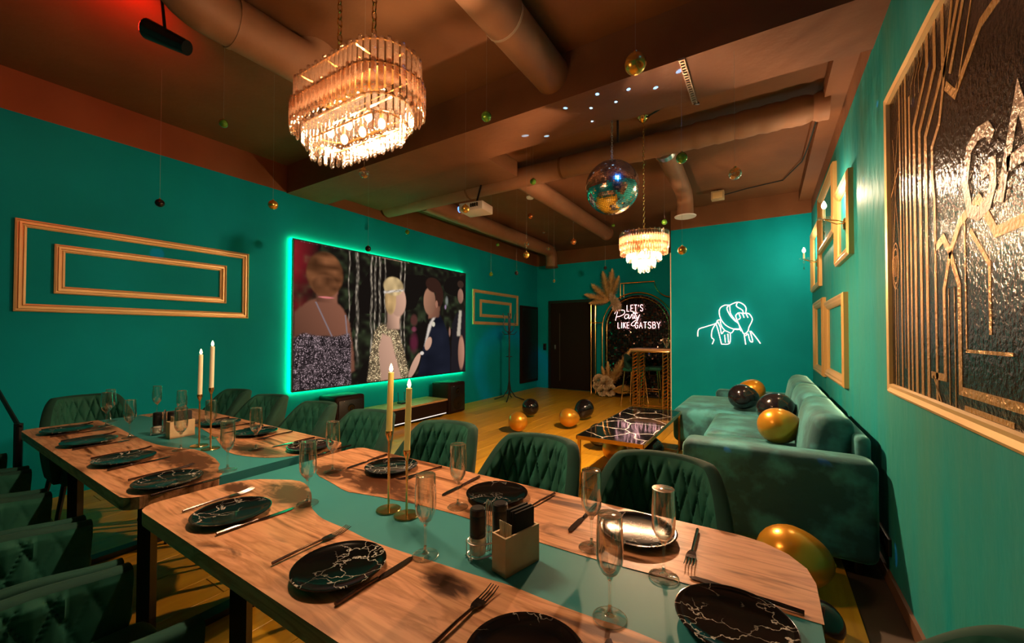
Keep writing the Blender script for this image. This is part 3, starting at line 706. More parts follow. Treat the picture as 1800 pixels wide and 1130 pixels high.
# ------------------------------------------------------------------ chairs
def make_chair():
    t = thing('dining_chair', '', 'chair', (0, 0, 0), 0, 'green velvet tub chairs')
    NI, NJ = 240, 64
    def plan(tt, rad):
        a = abs(tt); sgn = 1 if tt >= 0 else -1
        if a < .64:
            ph = a/.64*PI/2; cx, cy = math.sin(ph), math.cos(ph)
            ex = .86
            x = (.242-rad)*abs(cx)**ex; y = .015+(.255-rad)*abs(cy)**ex
        else: x = .242-rad; y = .015-(a-.64)/.36*.25; 
        return sgn*x, y, (math.cos(min(a/.64, 1)*PI/2))
    def hgt(tt):
        a = abs(tt); return .635+.22*(1-sst(.28, .66, a))-.02*sst(.7, 1, a)
    def surf(tt, vv, rad, quilt=0):
        zb = .40; h = hgt(tt); z = zb+(h-zb)*vv
        x, y, c = plan(tt, rad)
        lean = (z-.42)/.44; y += .085*lean*c; tap = 1-.05*max(0, lean)*abs(c)
        bot = 1-.10*(1-vv)**2
        return Vector((x*tap*bot, y*bot, z))
    ts = [-1+2*i/NI for i in range(NI+1)]
    # outer shell
    mb = MB(); vs = []; fs = []
    for tt in ts:
        for j in range(9): vs.append(surf(tt, j/8, 0))
    for i in range(NI):
        for j in range(8): fs.append((i*9+j, (i+1)*9+j, (i+1)*9+j+1, i*9+j+1))
    b = len(vs)      # rim + inner lip
    for tt in ts:
        p0, p1 = surf(tt, 1, 0), surf(tt, 1, .048); m_ = (p0+p1)/2+Vector((0, 0, .012))
        vs += [p0*.75+m_*.25+Vector((0,0,.006)), m_, p1*.75+m_*.25+Vector((0,0,.004)), p1]
    for i in range(NI):
        r0, r1 = b+i*4, b+(i+1)*4
        fs.append((i*9+8, (i+1)*9+8, r1, r0))
        for j in range(3): fs.append((r0+j, r1+j, r1+j+1, r0+j+1))
    c0 = len(vs)
    for tt in (-1, 1):
        for vq in range(9): vs.append(surf(tt, vq/8, .048))
    for side, ii in ((0, 0), (1, NI)):
        for j in range(8): fs.append((ii*9+j, c0+side*9+j, c0+side*9+j+1, ii*9+j+1))
        fs.append((ii*9+8, c0+side*9+8, b+ii*4+3, b+ii*4+2, b+ii*4+1, b+ii*4))
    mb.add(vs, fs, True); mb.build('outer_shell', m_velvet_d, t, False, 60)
    # quilted inside
    mb = MB(); vs = []; fs = []
    for tt in ts:
        s_ = tt*.72
        for j in range(NJ+1):
            v = j/NJ; p = surf(tt, v, .048); zz = p.z
            a1 = (s_/.074+zz/.17) % 1; a2 = (s_/.074-zz/.17) % 1
            g = min(min(a1, 1-a1), min(a2, 1-a2))
            dep = (.011*min(1, g/.13)**.6+.006*sst(0, .5, g))*min(1, (1-v)*12)
            if abs(tt) > .80: dep *= .3
            q = surf(tt, v, .048+dep); vs.append(q)
    for i in range(NI):
        for j in range(NJ): fs.append((i*(NJ+1)+j, (i+1)*(NJ+1)+j, (i+1)*(NJ+1)+j+1, i*(NJ+1)+j+1))
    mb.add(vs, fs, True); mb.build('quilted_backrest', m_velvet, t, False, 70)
    def dome(p):
        p = p.copy()
        if p.z > 0: p.z += .018*max(0, 1-(p.x/.23)**2-(p.y/.25)**2)
        return p
    MB().rbox((0, -.035, .425), (.39, .47, .09), .035, 3, fn=dome, cuts=3).build('seat', m_velvet, t, False)
    for sx in (-1, 1):
        for sy in (-1, 1):
            MB().tube([(sx*.17, sy*.17-.02, .385), (sx*.23, sy*.22-.02, 0)], [.014, .010], 8).build('leg', m_black, t, False)
    return t
ch = make_chair()
far_x = [-.31, -.81, -1.295, -1.86, -2.40, -2.94, -3.47]
first = True
for i, x in enumerate(far_x):
    lb = 'green quilted velvet tub chair, %s from the right along the far side of the table' % ORD[i]
    y = 1.235
    if first: o = ch; o.location = (x, y, 0); o['label'] = lb; first = False
    else: dup(ch, (x, y, 0), R([0, -2, 3, 2, -4, 3, -2][i]), lb)
near_x = [-.84, -1.36, -1.87, -2.36, -2.89, -3.40]
for i, x in enumerate(near_x[1:]):
    dup(ch, (x, .185, 0), PI+R([2, -3, 2, -2, 3][i]), 'dark green velvet tub chair, %s from the camera along the near side of the table' % ORD[i])
dup(ch, (-3.80, .80, 0), R(90), 'dark green velvet tub chair at the far left head of the table')
dup(ch, (.05, .76, 0), R(-90), 'green velvet tub chair at the right head of the table by the wall')

# ------------------------------------------------------------------ tableware
ZT = .75
pln = [-.342, -.841, -1.368, -1.862, -2.344, -2.877, -3.317]
plf = [-.304, -.772, -1.292, -1.86, -2.376, -2.802]
def make_plate():
    prof = [(0, .004), (.055, .004), (.062, 0), (.066, .003), (.098, .014), (.1035, .0165), (.1035, .0185), (.100, .0190), (.092, .0165), (.070, .0125), (0, .012)]
    return tag(MB().lathe(prof, 48).build('dinner_plate', m_marble), '', 'plate', 'black marble plates')
pl0 = make_plate(); used = False
def put(proto, loc, rz, lb):
    global _used
    key = proto.name
    if key not in _used: _used.add(key); o = proto; o.location = loc; o.rotation_euler = (0, 0, rz); o['label'] = lb
    else: o = dup(proto, loc, rz, lb)
    return o
_used = set()
for i, x in enumerate(pln): put(pl0, (x, .585, ZT), i*1.3, 'round black marble plate, %s from the right along the near table edge' % ORD[i])
for i, x in enumerate(plf): put(pl0, (x, 1.130, ZT), i*.9+.4, 'round black marble plate, %s from the right along the far table edge' % ORD[i])
put(pl0, (-.055, .872, ZT), 2.2, 'round black marble plate at the right head of the table')
# fork and knife (length .21, along +y: handle at -y)
def make_fork():
    t = thing('fork', '', 'fork', (0,0,0), 0, 'black forks')
    MB().tube([(0, -.105, .006), (0, -.02, .008), (0, .028, .006)], [.0042, .0034, .003], 6).build('handle', m_cut, t, False)
    mb = MB(); vs = []; fs = []
    sec = [(.024, .004, .006), (.034, .009, .005), (.044, .0115, .0035), (.058, .012, .003)]
    for y, hw, z in sec: vs += [(-hw, y, z), (hw, y, z), (hw, y, z+.002), (-hw, y, z+.002)]
    for i in range(3):
        for k in range(4): fs.append((i*4+k, i*4+(k+1) % 4, i*4+4+(k+1) % 4, i*4+4+k))
    fs += [(0,3,2,1), (12,13,14,15)]
    mb.add(vs, fs); mb.build('neck', m_cut, t, False)
    for k in range(4):
        x = -.0102+k*.0068
        MB().tube([(x, .056, .004), (x, .085, .006), (x*.96, .105, .011)], [.0017, .0015, .0009], 5).build('tine', m_cut, t, False)
    return t
def make_knife():
    t = thing('knife', '', 'knife', (0,0,0), 0, 'black knives')
    MB().tube([(0, -.105, .005), (0, -.06, .006), (0, .0, .005)], [.0050, .0046, .0034], 6).build('handle', m_cut, t, False)
    pts = [(-.003, -.002), (.004, -.002), (.0095, .02), (.0105, .07), (.008, .095), (.0, .106), (-.006, .10), (-.0065, .02)]
    MB().prism(pts, .0015, .0035).build('blade', m_cut, t, False)
    return t
fk = make_fork(); kn = make_knife()
for i, x in enumerate(pln):
    put(fk, (x-.156, .617, ZT), R([0, 1, 4, 4, 3, 5, 3][i]), 'black fork left of the %s near-side plate from the right' % ORD[i])
    put(kn, (x+.102, .610, ZT), R([0, 0, -2, 2, 6, 5, 2][i]), 'black knife right of the %s near-side plate from the right' % ORD[i])
for i, x in enumerate(plf):
    put(kn, (x-.162, 1.142, ZT), PI+R([0, 0, 2, -3, 2, 4][i]), 'black knife on the left of the %s far-side plate from the right' % ORD[i])
    put(fk, (x+.142, 1.132 if i == 0 else 1.15, ZT), PI+R([2, -7, -10, 3, 4, -3][i]), 'black fork on the right of the %s far-side plate from the right' % ORD[i])
put(kn, (-.045, .987, ZT), R(90-3), 'black knife lying crosswise behind the head plate at the right end')

def make_flute():
    t = thing('champagne_flute', '', 'glass', (0,0,0), 0, 'champagne flutes')
    bowl = [(.003, .082), (.010, .085), (.0185, .094), (.0245, .108), (.0262, .125), (.0262, .15), (.0242, .200), (.0234, .200), (.0254, .15), (.0254, .125), (.0236, .109), (.017, .096), (.009, .088), (0, .086)]
    MB().lathe(bowl, 28).build('bowl', m_glass, t, False, 60)
    MB().lathe([(.0045, .010), (.0036, .03), (.0034, .06), (.0045, .078), (.0075, .0835)], 16).build('stem', m_glasst, t, False, 60)
    MB().lathe([(0, 0), (.0325, 0), (.033, .0015), (.030, .0030), (.014, .0065), (.0065, .0105), (.004, .014), (0, .014)], 32).build('foot', m_glasst, t, False, 60)
    MB().lathe([(.0232, .1995), (.0236, .2005), (.0240, .2005), (.0243, .1995), (.0238, .199), (.0232, .1995)], 28).build('rim', m_rim, t, False, 60)
    MB().tube([(.0322*math.cos(2*PI*k/32), .0322*math.sin(2*PI*k/32), .0016) for k in range(32)], .0011, 6, True).build('foot_rim', m_rim, t, False, 60)
    MB().lathe([(.0105, .0075), (.0068, .011), (.0046, .016), (.0040, .024)], 16).build('foot_knop', m_rim, t, False, 60)
    MB().lathe([(.0046, .074), (.0062, .080), (.0105, .0845), (.0150, .0885)], 16).build('bowl_base', m_rim, t, False, 60)
    return t
fl = make_flute()
G = [(-.26, .769, 'champagne flute nearest the camera on the teal resin'), (-.72, .739, 'champagne flute in front of the condiment caddy on the near side'), (-1.262, .759, 'champagne flute at the resin edge beside the seam of the tables'),
     (-1.839, .768, 'champagne flute on the resin where the two tables meet'), (-2.35, .784, 'champagne flute in front of the far napkin box'), (-2.847, .729, 'champagne flute on the near side left of the far napkin box'),
     (-3.334, .748, 'nearer of two flutes side by side at the far left end'), (-3.49, .80, 'farther of two flutes side by side at the far left end'),
     (-.20, .963, 'champagne flute before the quilted chair at the right end'), (-.384, .994, 'champagne flute left of the shining far-side plate'), (-.834, 1.0, 'champagne flute standing behind the condiment caddy'),
     (-1.47, .987, 'champagne flute beside the light-reflecting plate on the far side'), (-2.051, .975, 'champagne flute on the far slab behind the seam'), (-2.475, .953, 'champagne flute right of the far pair of candles'),
     (-3.46, 1.021, 'champagne flute alone at the back of the far table end'), (-3.05, 1.02, 'champagne flute just behind the far napkin box')]
for x, y, lb in G: put(fl, (x, y, ZT), 0, lb)

def candlestick(x, y, zc, ztop, lb, wax, gname):
    t = thing('candlestick', lb, 'candlestick', (x, y, ZT), 0, 'gold candlesticks')
    MB().lathe([(0, 0), (.0375, 0), (.038, .002), (.0365, .004), (.006, .0055), (0, .006)], 36, (x, y, ZT)).build('base', m_gold, t)
    h = zc-ZT
    MB().lathe([(.0035, .004), (.0035, h-.035), (.005, h-.028), (.011, h-.012), (.0115, h), (.0095, h), (.009, h-.008), (0, h-.008)], 20, (x, y, ZT)).build('stem', m_gold, t)
    c = thing('taper_candle', lb.replace('gold candlestick', 'lit taper candle on a gold stick'), 'candle', (x, y, zc-.008), 0, 'taper candles')
    lean = .004
    MB().tube([(x, y, zc-.0075), (x+lean, y, (zc+ztop)/2), (x+lean*2, y, ztop)], [.0092, .0092, .0085], 16).build('wax', wax, c)
    MB().lathe([(0, 0), (.004, .003), (.0062, .009), (.0045, .018), (.0015, .026), (0, .028)], 12, (x+lean*2, y, ztop+.001)).build('flame', m_flame, c)
    light('candle_light', 'POINT', (x+lean*2, y, ztop+.05), .25, (1, .55, .2), .01, c)
candlestick(-1.004, .868, .997, 1.180, 'left gold candlestick of the near pair on the teal resin', m_waxy, 'a')
candlestick(-.926, .870, .949, 1.136, 'right gold candlestick of the near pair on the teal resin', m_waxy, 'a')
candlestick(-2.359, .860, 1.003, 1.198, 'left gold candlestick of the far pair behind the plates', m_wax, 'b')
candlestick(-2.254, .868, 1.043, 1.24, 'right gold candlestick of the far pair behind the plates', m_wax, 'b')

def napkin_box(loc, rz, lb, lb2, lb3):
    # local: long axis y
    t = thing('napkin_box', lb, 'napkin holder', loc, rz, 'wooden napkin boxes')
    mb = MB(); Lx, Ly, Hh, th = .046, .112, .088, .005
    MB().box((0, 0, .004), (Lx, Ly, .008)).build('bottom', m_holder, t, False)
    for s_ in (-1, 1): MB().box((s_*(Lx/2-th/2), 0, Hh/2), (th, Ly, Hh)).build('side_board', m_holder, t, False)
    for s_ in (-1, 1): MB().box((0, s_*(Ly/2-th/2), Hh/2), (Lx-2*th, th, Hh)).build('end_board', m_holder, t, False)
    n_ = thing('paper_napkin_stack', lb2, 'napkins', Vector(loc)+Vector((0,0,.009)), rz, 'black napkin stacks')
    for k in range(5):
        MB().rbox((-.0136+k*.0068, .014, .066+.003*(k % 2)), (.0062, .064, .115), .003, 2).build('napkin', m_napk, n_, False)
    p = thing('toothpick_bundle', lb3, 'toothpicks', Vector(loc)+Vector((0,0,.009)), rz, 'paper toothpick bundles')
    for k in range(9):
        a = -.0128+k*.0032
        MB().box((a, -.038+.003*(k % 3), .056), (.0028, .002, .095), Matrix.Rotation(R((k-4)*2.0), 3, 'Y') @ Matrix.Rotation(R(4*((k % 3)-1)), 3, 'X')).build('toothpick', m_pick, p, False)
    return t
napkin_box((-.508, .825, ZT), R(-14), 'pale wooden napkin box on the near table', 'black paper napkins standing in the near wooden box', 'paper wrapped toothpicks at the front of the near napkin box')
napkin_box((-2.66, .885, ZT), R(4), 'pale wooden napkin box on the far table', 'black paper napkins standing in the far wooden box', 'paper wrapped toothpicks at the front of the far napkin box')
def shaker(loc, lb, fillm):
    t = thing('spice_shaker', lb, 'shaker', loc, 0, 'black capped shakers')
    MB().lathe([(0, 0), (.019, 0), (.0205, .003), (.0205, .034), (.0175, .040), (0, .040)], 20).build('contents', fillm, t, False)
    MB().lathe([(.0206, .001), (.0212, .034), (.0185, .042), (.0180, .0415), (.0206, .034)], 20).build('jar_glass', m_glass, t, False)
    MB().lathe([(0, .041), (.0195, .041), (.0198, .046), (.0190, .048), (.0198, .050), (.0198, .092), (.0190, .094), (.0196, .096), (.019, .108), (.016, .111), (0, .111)], 24).build('cap', m_black, t, False)
def caddy(cx, cy, lb, l1, l2):
    t = thing('condiment_caddy', lb, 'caddy', (cx, cy, ZT), 0, 'wire caddies')
    mb = lambda: MB()
    ang = R(60); ax = Vector((math.cos(ang), math.sin(ang), 0)); bx_ = Vector((-ax.y, ax.x, 0)); c = Vector((cx, cy, ZT))
    def P(a, b, z): return c+ax*a+bx_*b+Vector((0, 0, z))
    for z in (.008, .040):
        ring = [P(.052*math.cos(q)*1.0, .028*math.sin(q), z) for q in [2*PI*k/28 for k in range(28)]]
        ring = [P(max(-.03, min(.03, 0))+(.03 if math.cos(q) > 0 else -.03)+.0265*math.cos(q), .0265*math.sin(q), z) for q in [2*PI*k/28 for k in range(28)]]
        MB().tube(ring, .0018, 6, True).build('wire_ring', m_steel, t)
    for a, b in ((.055, .014), (.055, -.014), (-.055, .014), (-.055, -.014)):
        MB().tube([P(a, b, .004), P(a, b, .042)], .0016, 6).build('wire_post', m_steel, t)
        MB().sphere(P(a, b, .004), .004, 8, 6).build('foot', m_steel, t)
    MB().tube([P(-.056, 0, .008), P(.056, 0, .008)], .0016, 6).build('base_wire', m_steel, t)
    for b in (-.006, .006):
        MB().tube([P(-.0, b-.012, .008), P(0, b-.012, .11)]+[P(0, b-.012*math.cos(PI*k/6), .11+.022*math.sin(PI*k/6)) for k in range(1, 6)]+[P(0, b+.012, .11), P(0, b+.012, .008)], .0016, 6).build('handle', m_steel, t)
    shaker(P(-.031, 0, .0105), l1, m_salt); shaker(P(.031, 0, .0105), l2, m_pepper)
caddy(-.592, .832, 'wire condiment caddy with a looped handle on the near table', 'black capped salt shaker in the near caddy', 'black capped seasoning shaker in the near caddy')
caddy(-2.80, .86, 'wire condiment caddy beside the far napkin box', 'black capped salt shaker beside the far napkin box', 'black capped seasoning shaker beside the far napkin box')

# ------------------------------------------------------------------ crystal chandeliers
def crystal_mesh(wd, dp, h):
    mb = MB(); p = [(-wd/2, 0), (-wd/4, -dp/2), (wd/4, -dp/2), (wd/2, 0), (wd/4, dp/2), (-wd/4, dp/2)]
    vs = [(x, y, 0) for x, y in p]+[(x, y, -h*.90) for x, y in p]+[(x*.35, y*.3, -h) for x, y in p]
    fs = [tuple(range(6)), tuple(range(17, 11, -1))]
    for b in (0, 6): fs += [(b+i, b+(i+1) % 6, b+6+(i+1) % 6, b+6+i) for i in range(6)]
    return mb.add(vs, fs)
def stadium(hs, r, s):
    """point and outward normal at arclength s"""
    per = 4*hs+2*PI*r; s %= per
    if s < 2*hs: return (-hs+s, -r), (0, -1)
    s -= 2*hs
    if s < PI*r: a = -PI/2+s/r; return (hs+r*math.cos(a), r*math.sin(a)), (math.cos(a), math.sin(a))
    s -= PI*r
    if s < 2*hs: return (hs-s, r), (0, 1)
    s -= 2*hs; a = PI/2+s/r; return (-hs+r*math.cos(a), r*math.sin(a)), (math.cos(a), math.sin(a))
def link_chain(mb, p0, p1, ln, r, wr):
    p0, p1 = Vector(p0), Vector(p1); d = p1-p0; n = max(1, int(d.length/(ln*.78)))
    for i in range(n):
        c = p0+d*((i+.5)/n); ax = Vector((1,0,0)) if i % 2 else Vector((0,1,0))
        pts = [c+ax*r*math.cos(2*PI*k/10)+Vector((0,0,1))*ln/2*math.sin(2*PI*k/10) for k in range(10)]
        mb.tube(pts, wr, 5, True)
def chandelier(label, c, hs, tiers, sp, wd, ztop_c, chains, bulbs, cw=1, baffle_r=.06):
    t = thing('crystal_chandelier', label, 'chandelier', c, 0, 'crystal chandeliers'); c = Vector(c)
    for (r, z1, h, mat) in tiers:
        per = 4*hs+2*PI*r; n = int(per/sp); n += n % 2
        ring = []
        for k in range(60):
            (x, y), _ = stadium(hs, r-.004, (4*hs+2*PI*(r-.004))*k/60); ring.append(c+Vector((x, y, z1)))
        MB().tube(ring, .005*cw, 6, True).build('tier_frame', m_gold, t)
        proto = None
        for k in range(n):
            (x, y), (nx, ny) = stadium(hs, r, per*(k+.5)/n)
            if proto is None: o = proto = crystal_mesh(wd, wd*.55, h).build('crystal', mat, t, False)
            else: o = proto.copy(); COL.objects.link(o)
            o.location = (x, y, z1+.012-(.008 if k % 2 else 0)); o.rotation_euler = (0, 0, math.atan2(ny, nx)+PI/2)
    for (x, y, z) in bulbs:
        b = MB().sphere(c+Vector((x, y, z)), .016, 12, 8, (1, 1, 1.4)).build('bulb', m_bulb, t)
        MB().tube([c+Vector((x, y, z+.022)), c+Vector((x, y, z+.07))], .009, 8).build('lamp_holder', m_gold, t)
    zt = max(a[1] for a in tiers)
    pr_ = [c+Vector((*stadium(hs, baffle_r, (4*hs+2*PI*baffle_r)*k/48)[0], zt-.05)) for k in range(48)]
    MB().add([p for p in pr_]+[p+Vector((0, 0, .006)) for p in pr_], [tuple(range(48)), tuple(range(95, 47, -1))]+[(k, (k+1) % 48, 48+(k+1) % 48, 48+k) for k in range(48)]).build('light_baffle', m_gold, t)  # plate added to keep the lamps' light off the ceiling
    if hs > 0:
        MB().tube([c+Vector((-hs-.12, 0, zt)), c+Vector((hs+.12, 0, zt))], .007, 6).build('cross_bar', m_gold, t)
        for x in (-hs, 0, hs): MB().tube([c+Vector((x, -.14, zt)), c+Vector((x, .14, zt))], .006, 6).build('cross_bar', m_gold, t)
        zl = bulbs[0][2]+.07
        MB().tube([c+Vector((-hs-.05, 0, zl)), c+Vector((hs+.05, 0, zl))], .006, 6).build('lamp_rail', m_gold, t)
        for x in (-hs*.5, hs*.5): MB().tube([c+Vector((x, 0, zl)), c+Vector((x, 0, zt))], .006, 6).build('lamp_post', m_gold, t)
    else:
        for a in (0, PI/2): MB().tube([c+Vector((-.2*math.cos(a), -.2*math.sin(a), zt)), c+Vector((.2*math.cos(a), .2*math.sin(a), zt))], .005, 6).build('cross_bar', m_gold, t)
        MB().tube([c+Vector((0, 0, zt)), c+Vector((0, 0, -.02+tiers[-1][1]))], .006, 6).build('lamp_post', m_gold, t)
    for (x, y, ln, r, wr) in chains:
        mb = MB(); link_chain(mb, c+Vector((x, y, zt)), (c.x+x, c.y+y, ztop_c-.02), ln, r, wr); mb.build('chain', m_gold, t)
        MB().lathe([(0, 0), (.012, 0), (.04, .02), (.055, .045), (0, .045)], 24, (c.x+x, c.y+y, ztop_c-.045)).build('ceiling_rose', m_gold, t)
    return t
C1 = (-1.53, 1.125, 2.10)
tiers1 = [(.150, .335, .165, m_cry_s), (.166, .235, .125, m_cry_s), (.115, .145, .09, m_cry_c), (.082, .088, .088, m_cry_c)]
ch1 = chandelier('large oval crystal chandelier hanging above the dining table', C1, .185, tiers1, .0285, .021, ZC, [(-.12, 0, .045, .011, .0028), (.12, 0, .045, .011, .0028)],
                 [(x, y, .11) for x in (-.13, 0, .13) for y in (-.035, .035)])
for x in (-.20, -.07, .07, .20): light('chandelier_light', 'POINT', (C1[0]+x, C1[1], C1[2]+.13), P_CH1, WARM, .017, ch1)
C2 = (-.943, 3.761, 1.865)
tiers2 = [(.215, .355, .14, m_cry_s), (.205, .245, .085, m_cry_s), (.150, .175, .075, m_cry_c), (.098, .115, .075, m_cry_c), (.048, .065, .065, m_cry_c)]
ch2 = chandelier('round tiered crystal chandelier hanging above the coffee table', C2, 0, tiers2, .0225, .017, ZC, [(0, 0, .035, .009, .0024)],
                 [(.09*math.cos(a), .09*math.sin(a), .16) for a in (0, PI/2, PI, 3*PI/2)], .8, .20)
light('chandelier_light', 'POINT', (C2[0], C2[1], C2[2]+.13), P_CH2, WARM, .03, ch2)

# ------------------------------------------------------------------ mirror ball
db = thing('disco_ball', 'mirrored disco ball hanging on a chain below the ceiling beam', 'disco ball', (-1.005, 3.05, 2.443))
bc = Vector((-1.005, 3.05, 2.443)); br = .205
MB().sphere(bc, br*.985, 32, 20).build('ball_core', m_core, db)
mb = MB(); rows = 44
for i in range(rows):
    a0, a1 = PI*i/rows+.004, PI*(i+1)/rows-.004; am = (a0+a1)/2
    n = max(4, int(2*rows*math.sin(am)))
    for k in range(n):
        b0, b1 = 2*PI*(k+.05)/n, 2*PI*(k+.95)/n
        jx = random.uniform(-.025, .025); jy = random.uniform(-.025, .025)
        q = []
        for aa, bb, s1, s2 in ((a0, b0, -1, -1), (a0, b1, -1, 1), (a1, b1, 1, 1), (a1, b0, 1, -1)):
            rr_ = br+(.0065*(s1*jx+s2*jy))
            q.append(bc+Vector((math.sin(aa)*math.cos(bb), math.sin(aa)*math.sin(bb), math.cos(aa)))*rr_)
        mb.add(q, [(0, 1, 2, 3)])
stuff(mb.build('mirror_tiles', m_mirror, db))
MB().lathe([(.0, 0), (.035, 0), (.03, .012), (.01, .02), (0, .02)], 20, bc+Vector((0, 0, br-.004))).build('top_cap', m_steel, db)
mb = MB(); link_chain(mb, bc+Vector((0, 0, br+.015)), (bc.x, bc.y, 2.968), .024, .007, .002); mb.build('chain', m_steel, db)
MB().bx(bc.x+.03, bc.x+.045, bc.y+.02, bc.y+.035, 2.80, 2.97).build('hanger_rod', m_black, db)

# blue party lamp lighting the ball, and the flecks its mirrors throw
pl_ = thing('party_light', 'small black party spotlight on the ceiling shining blue on the disco ball', 'spotlight', (.30, 1.5, 3.2))
MB().tube([(.34, 1.42, 3.20), (.24, 1.55, 3.13)], [.035, .045], 16).build('lamp_can', m_black, pl_)
MB().tube([(.241, 1.549, 3.131), (.237, 1.554, 3.128)], .038, 16).build('lens', emat('blue_lamp_lens', (.02, .28, 1), 25), pl_)
MB().tube([(.30, 1.47, 3.17), (.30, 1.47, ZC)], .008, 8).build('bracket', m_black, pl_)
def aim(o, p): o.rotation_euler = (Vector(p)-origin_of(o)).to_track_quat('-Z', 'Y').to_euler()
fleck = [((-1.24, 2.70, 2.97)), ((-.98, 2.66, 2.97)), ((-1.08, 2.80, 2.97)), ((-.90, 2.82, 2.97)), ((-.78, 2.72, 2.97)), ((-1.14, 2.98, 2.97)), ((-1.03, 3.02, 2.97)), ((-.62, 2.80, 2.97)), ((XR, 2.32, 2.28)), ((XR, 2.12, 2.33)), ((XR, 1.82, 1.80)), ((-1.7, 2.9, 2.97)), ((-1.55, 3.0, 2.97)), ((-.45, 2.7, 2.97)),
         ((.3, 2.79, .55)), ((-.2, 2.79, .58)), ((XR, 3.0, 2.6)), ((XR, 3.4, 2.3)), ((-4.8, 1.4, 2.05))]
o = light('blue_light', 'SPOT', (.225, 1.57, 3.12), 420, (.03, .25, 1), .10, pl_, spot_size=R(15), spot_blend=.2); aim(o, (-1.0, 3.05, 2.45))
for p in fleck:
    d_ = (Vector(p)-bc).normalized()
    o = light('mirror_fleck', 'SPOT', bc+d_*(br+.012), 420 if p[2] > 2.9 else 110, (.09, .36, 1), .001, None, spot_size=R(3.4 if p[2] > 2.9 else 1.5), spot_blend=.15)
    o.parent = db; o.location = d_*(br+.012); aim(o, p)

# red lamp
rl = thing('party_light', 'black party spotlight glowing red near the upper left ducts', 'spotlight', (-2.87, .86, 2.98))
MB().tube([(-2.78, .93, 2.93), (-2.94, .80, 3.02)], [.04, .055], 18).build('lamp_can', m_blackg, rl)
MB().tube([(-2.942, .798, 3.021), (-2.947, .794, 3.024)], .045, 18).build('lens', m_red_lens, rl)
MB().tube([(-2.87, .86, 2.98), (-2.90, .84, ZC)], .008, 6).build('bracket', m_black, rl)
o = light('red_light', 'SPOT', (-2.97, .775, 3.04), 34, (1, .02, .01), .03, rl, spot_size=R(150), spot_blend=.9); aim(o, (-3.9, .55, 3.3))

# projector
pj = thing('projector', 'small white projector hanging below the duct with a blue lens light', 'projector', (-2.93, 3.83, 2.80))
rz = Matrix.Rotation(R(8), 3, 'Z')
MB().rbox((-2.93, 3.83, 2.80), (.32, .27, .10), .012, 2, rz).build('housing', m_white, pj)
MB().tube([(-3.088, 3.74, 2.80), (-3.112, 3.737, 2.80)], .035, 18).build('lens', m_blue_lens, pj)
MB().tube([(-2.93, 3.83, 2.85), (-2.93, 3.93, 3.12)], .012, 8).build('ceiling_mount', m_black, pj)
for k in range(4): MB().bx(-2.90+k*.03, -2.885+k*.03, 3.675, 3.69, 2.78, 2.82).build('vent_slot', m_black, pj)
# smoke detector, emergency lamp
tag(MB().lathe([(0, 0), (.045, 0), (.055, .012), (.055, .03), (0, .03)], 24, (-2.884, 5.06, ZC-.03)).build('smoke_detector', m_white), 'white round smoke detector on the dark ceiling behind the duct', 'smoke detector')
el = thing('ceiling_floodlight', 'small pale floodlight box on the dark ceiling before the neon wall', 'floodlight', (-.55, 6.2, 3.24))
MB().rbox((-.55, 6.2, 3.22), (.16, .10, .12), .008).build('housing', M('beige_housing', (.45, .33, .18), .5), el)
MB().rbox((-.55, 6.146, 3.215), (.12, .006, .08), .002).build('front_glass', m_goldpale, el)
MB().bx(-.56, -.54, 6.19, 6.21, 3.27, ZC).build('bracket', m_black, el)
tag(MB().tube([(-.47, 6.2, 3.22), (-.2, 6.3, 3.285), (.2, 6.2, 3.285), (.36, 5.6, 3.27), (.375, 5.0, 3.2), (.38, 4.5, 3.16), (.385, 4.3, 3.165)], .007, 6).build('ceiling_cable', m_black), 'thin dark cable along the ceiling from the floodlight box to the right wall', 'cable')

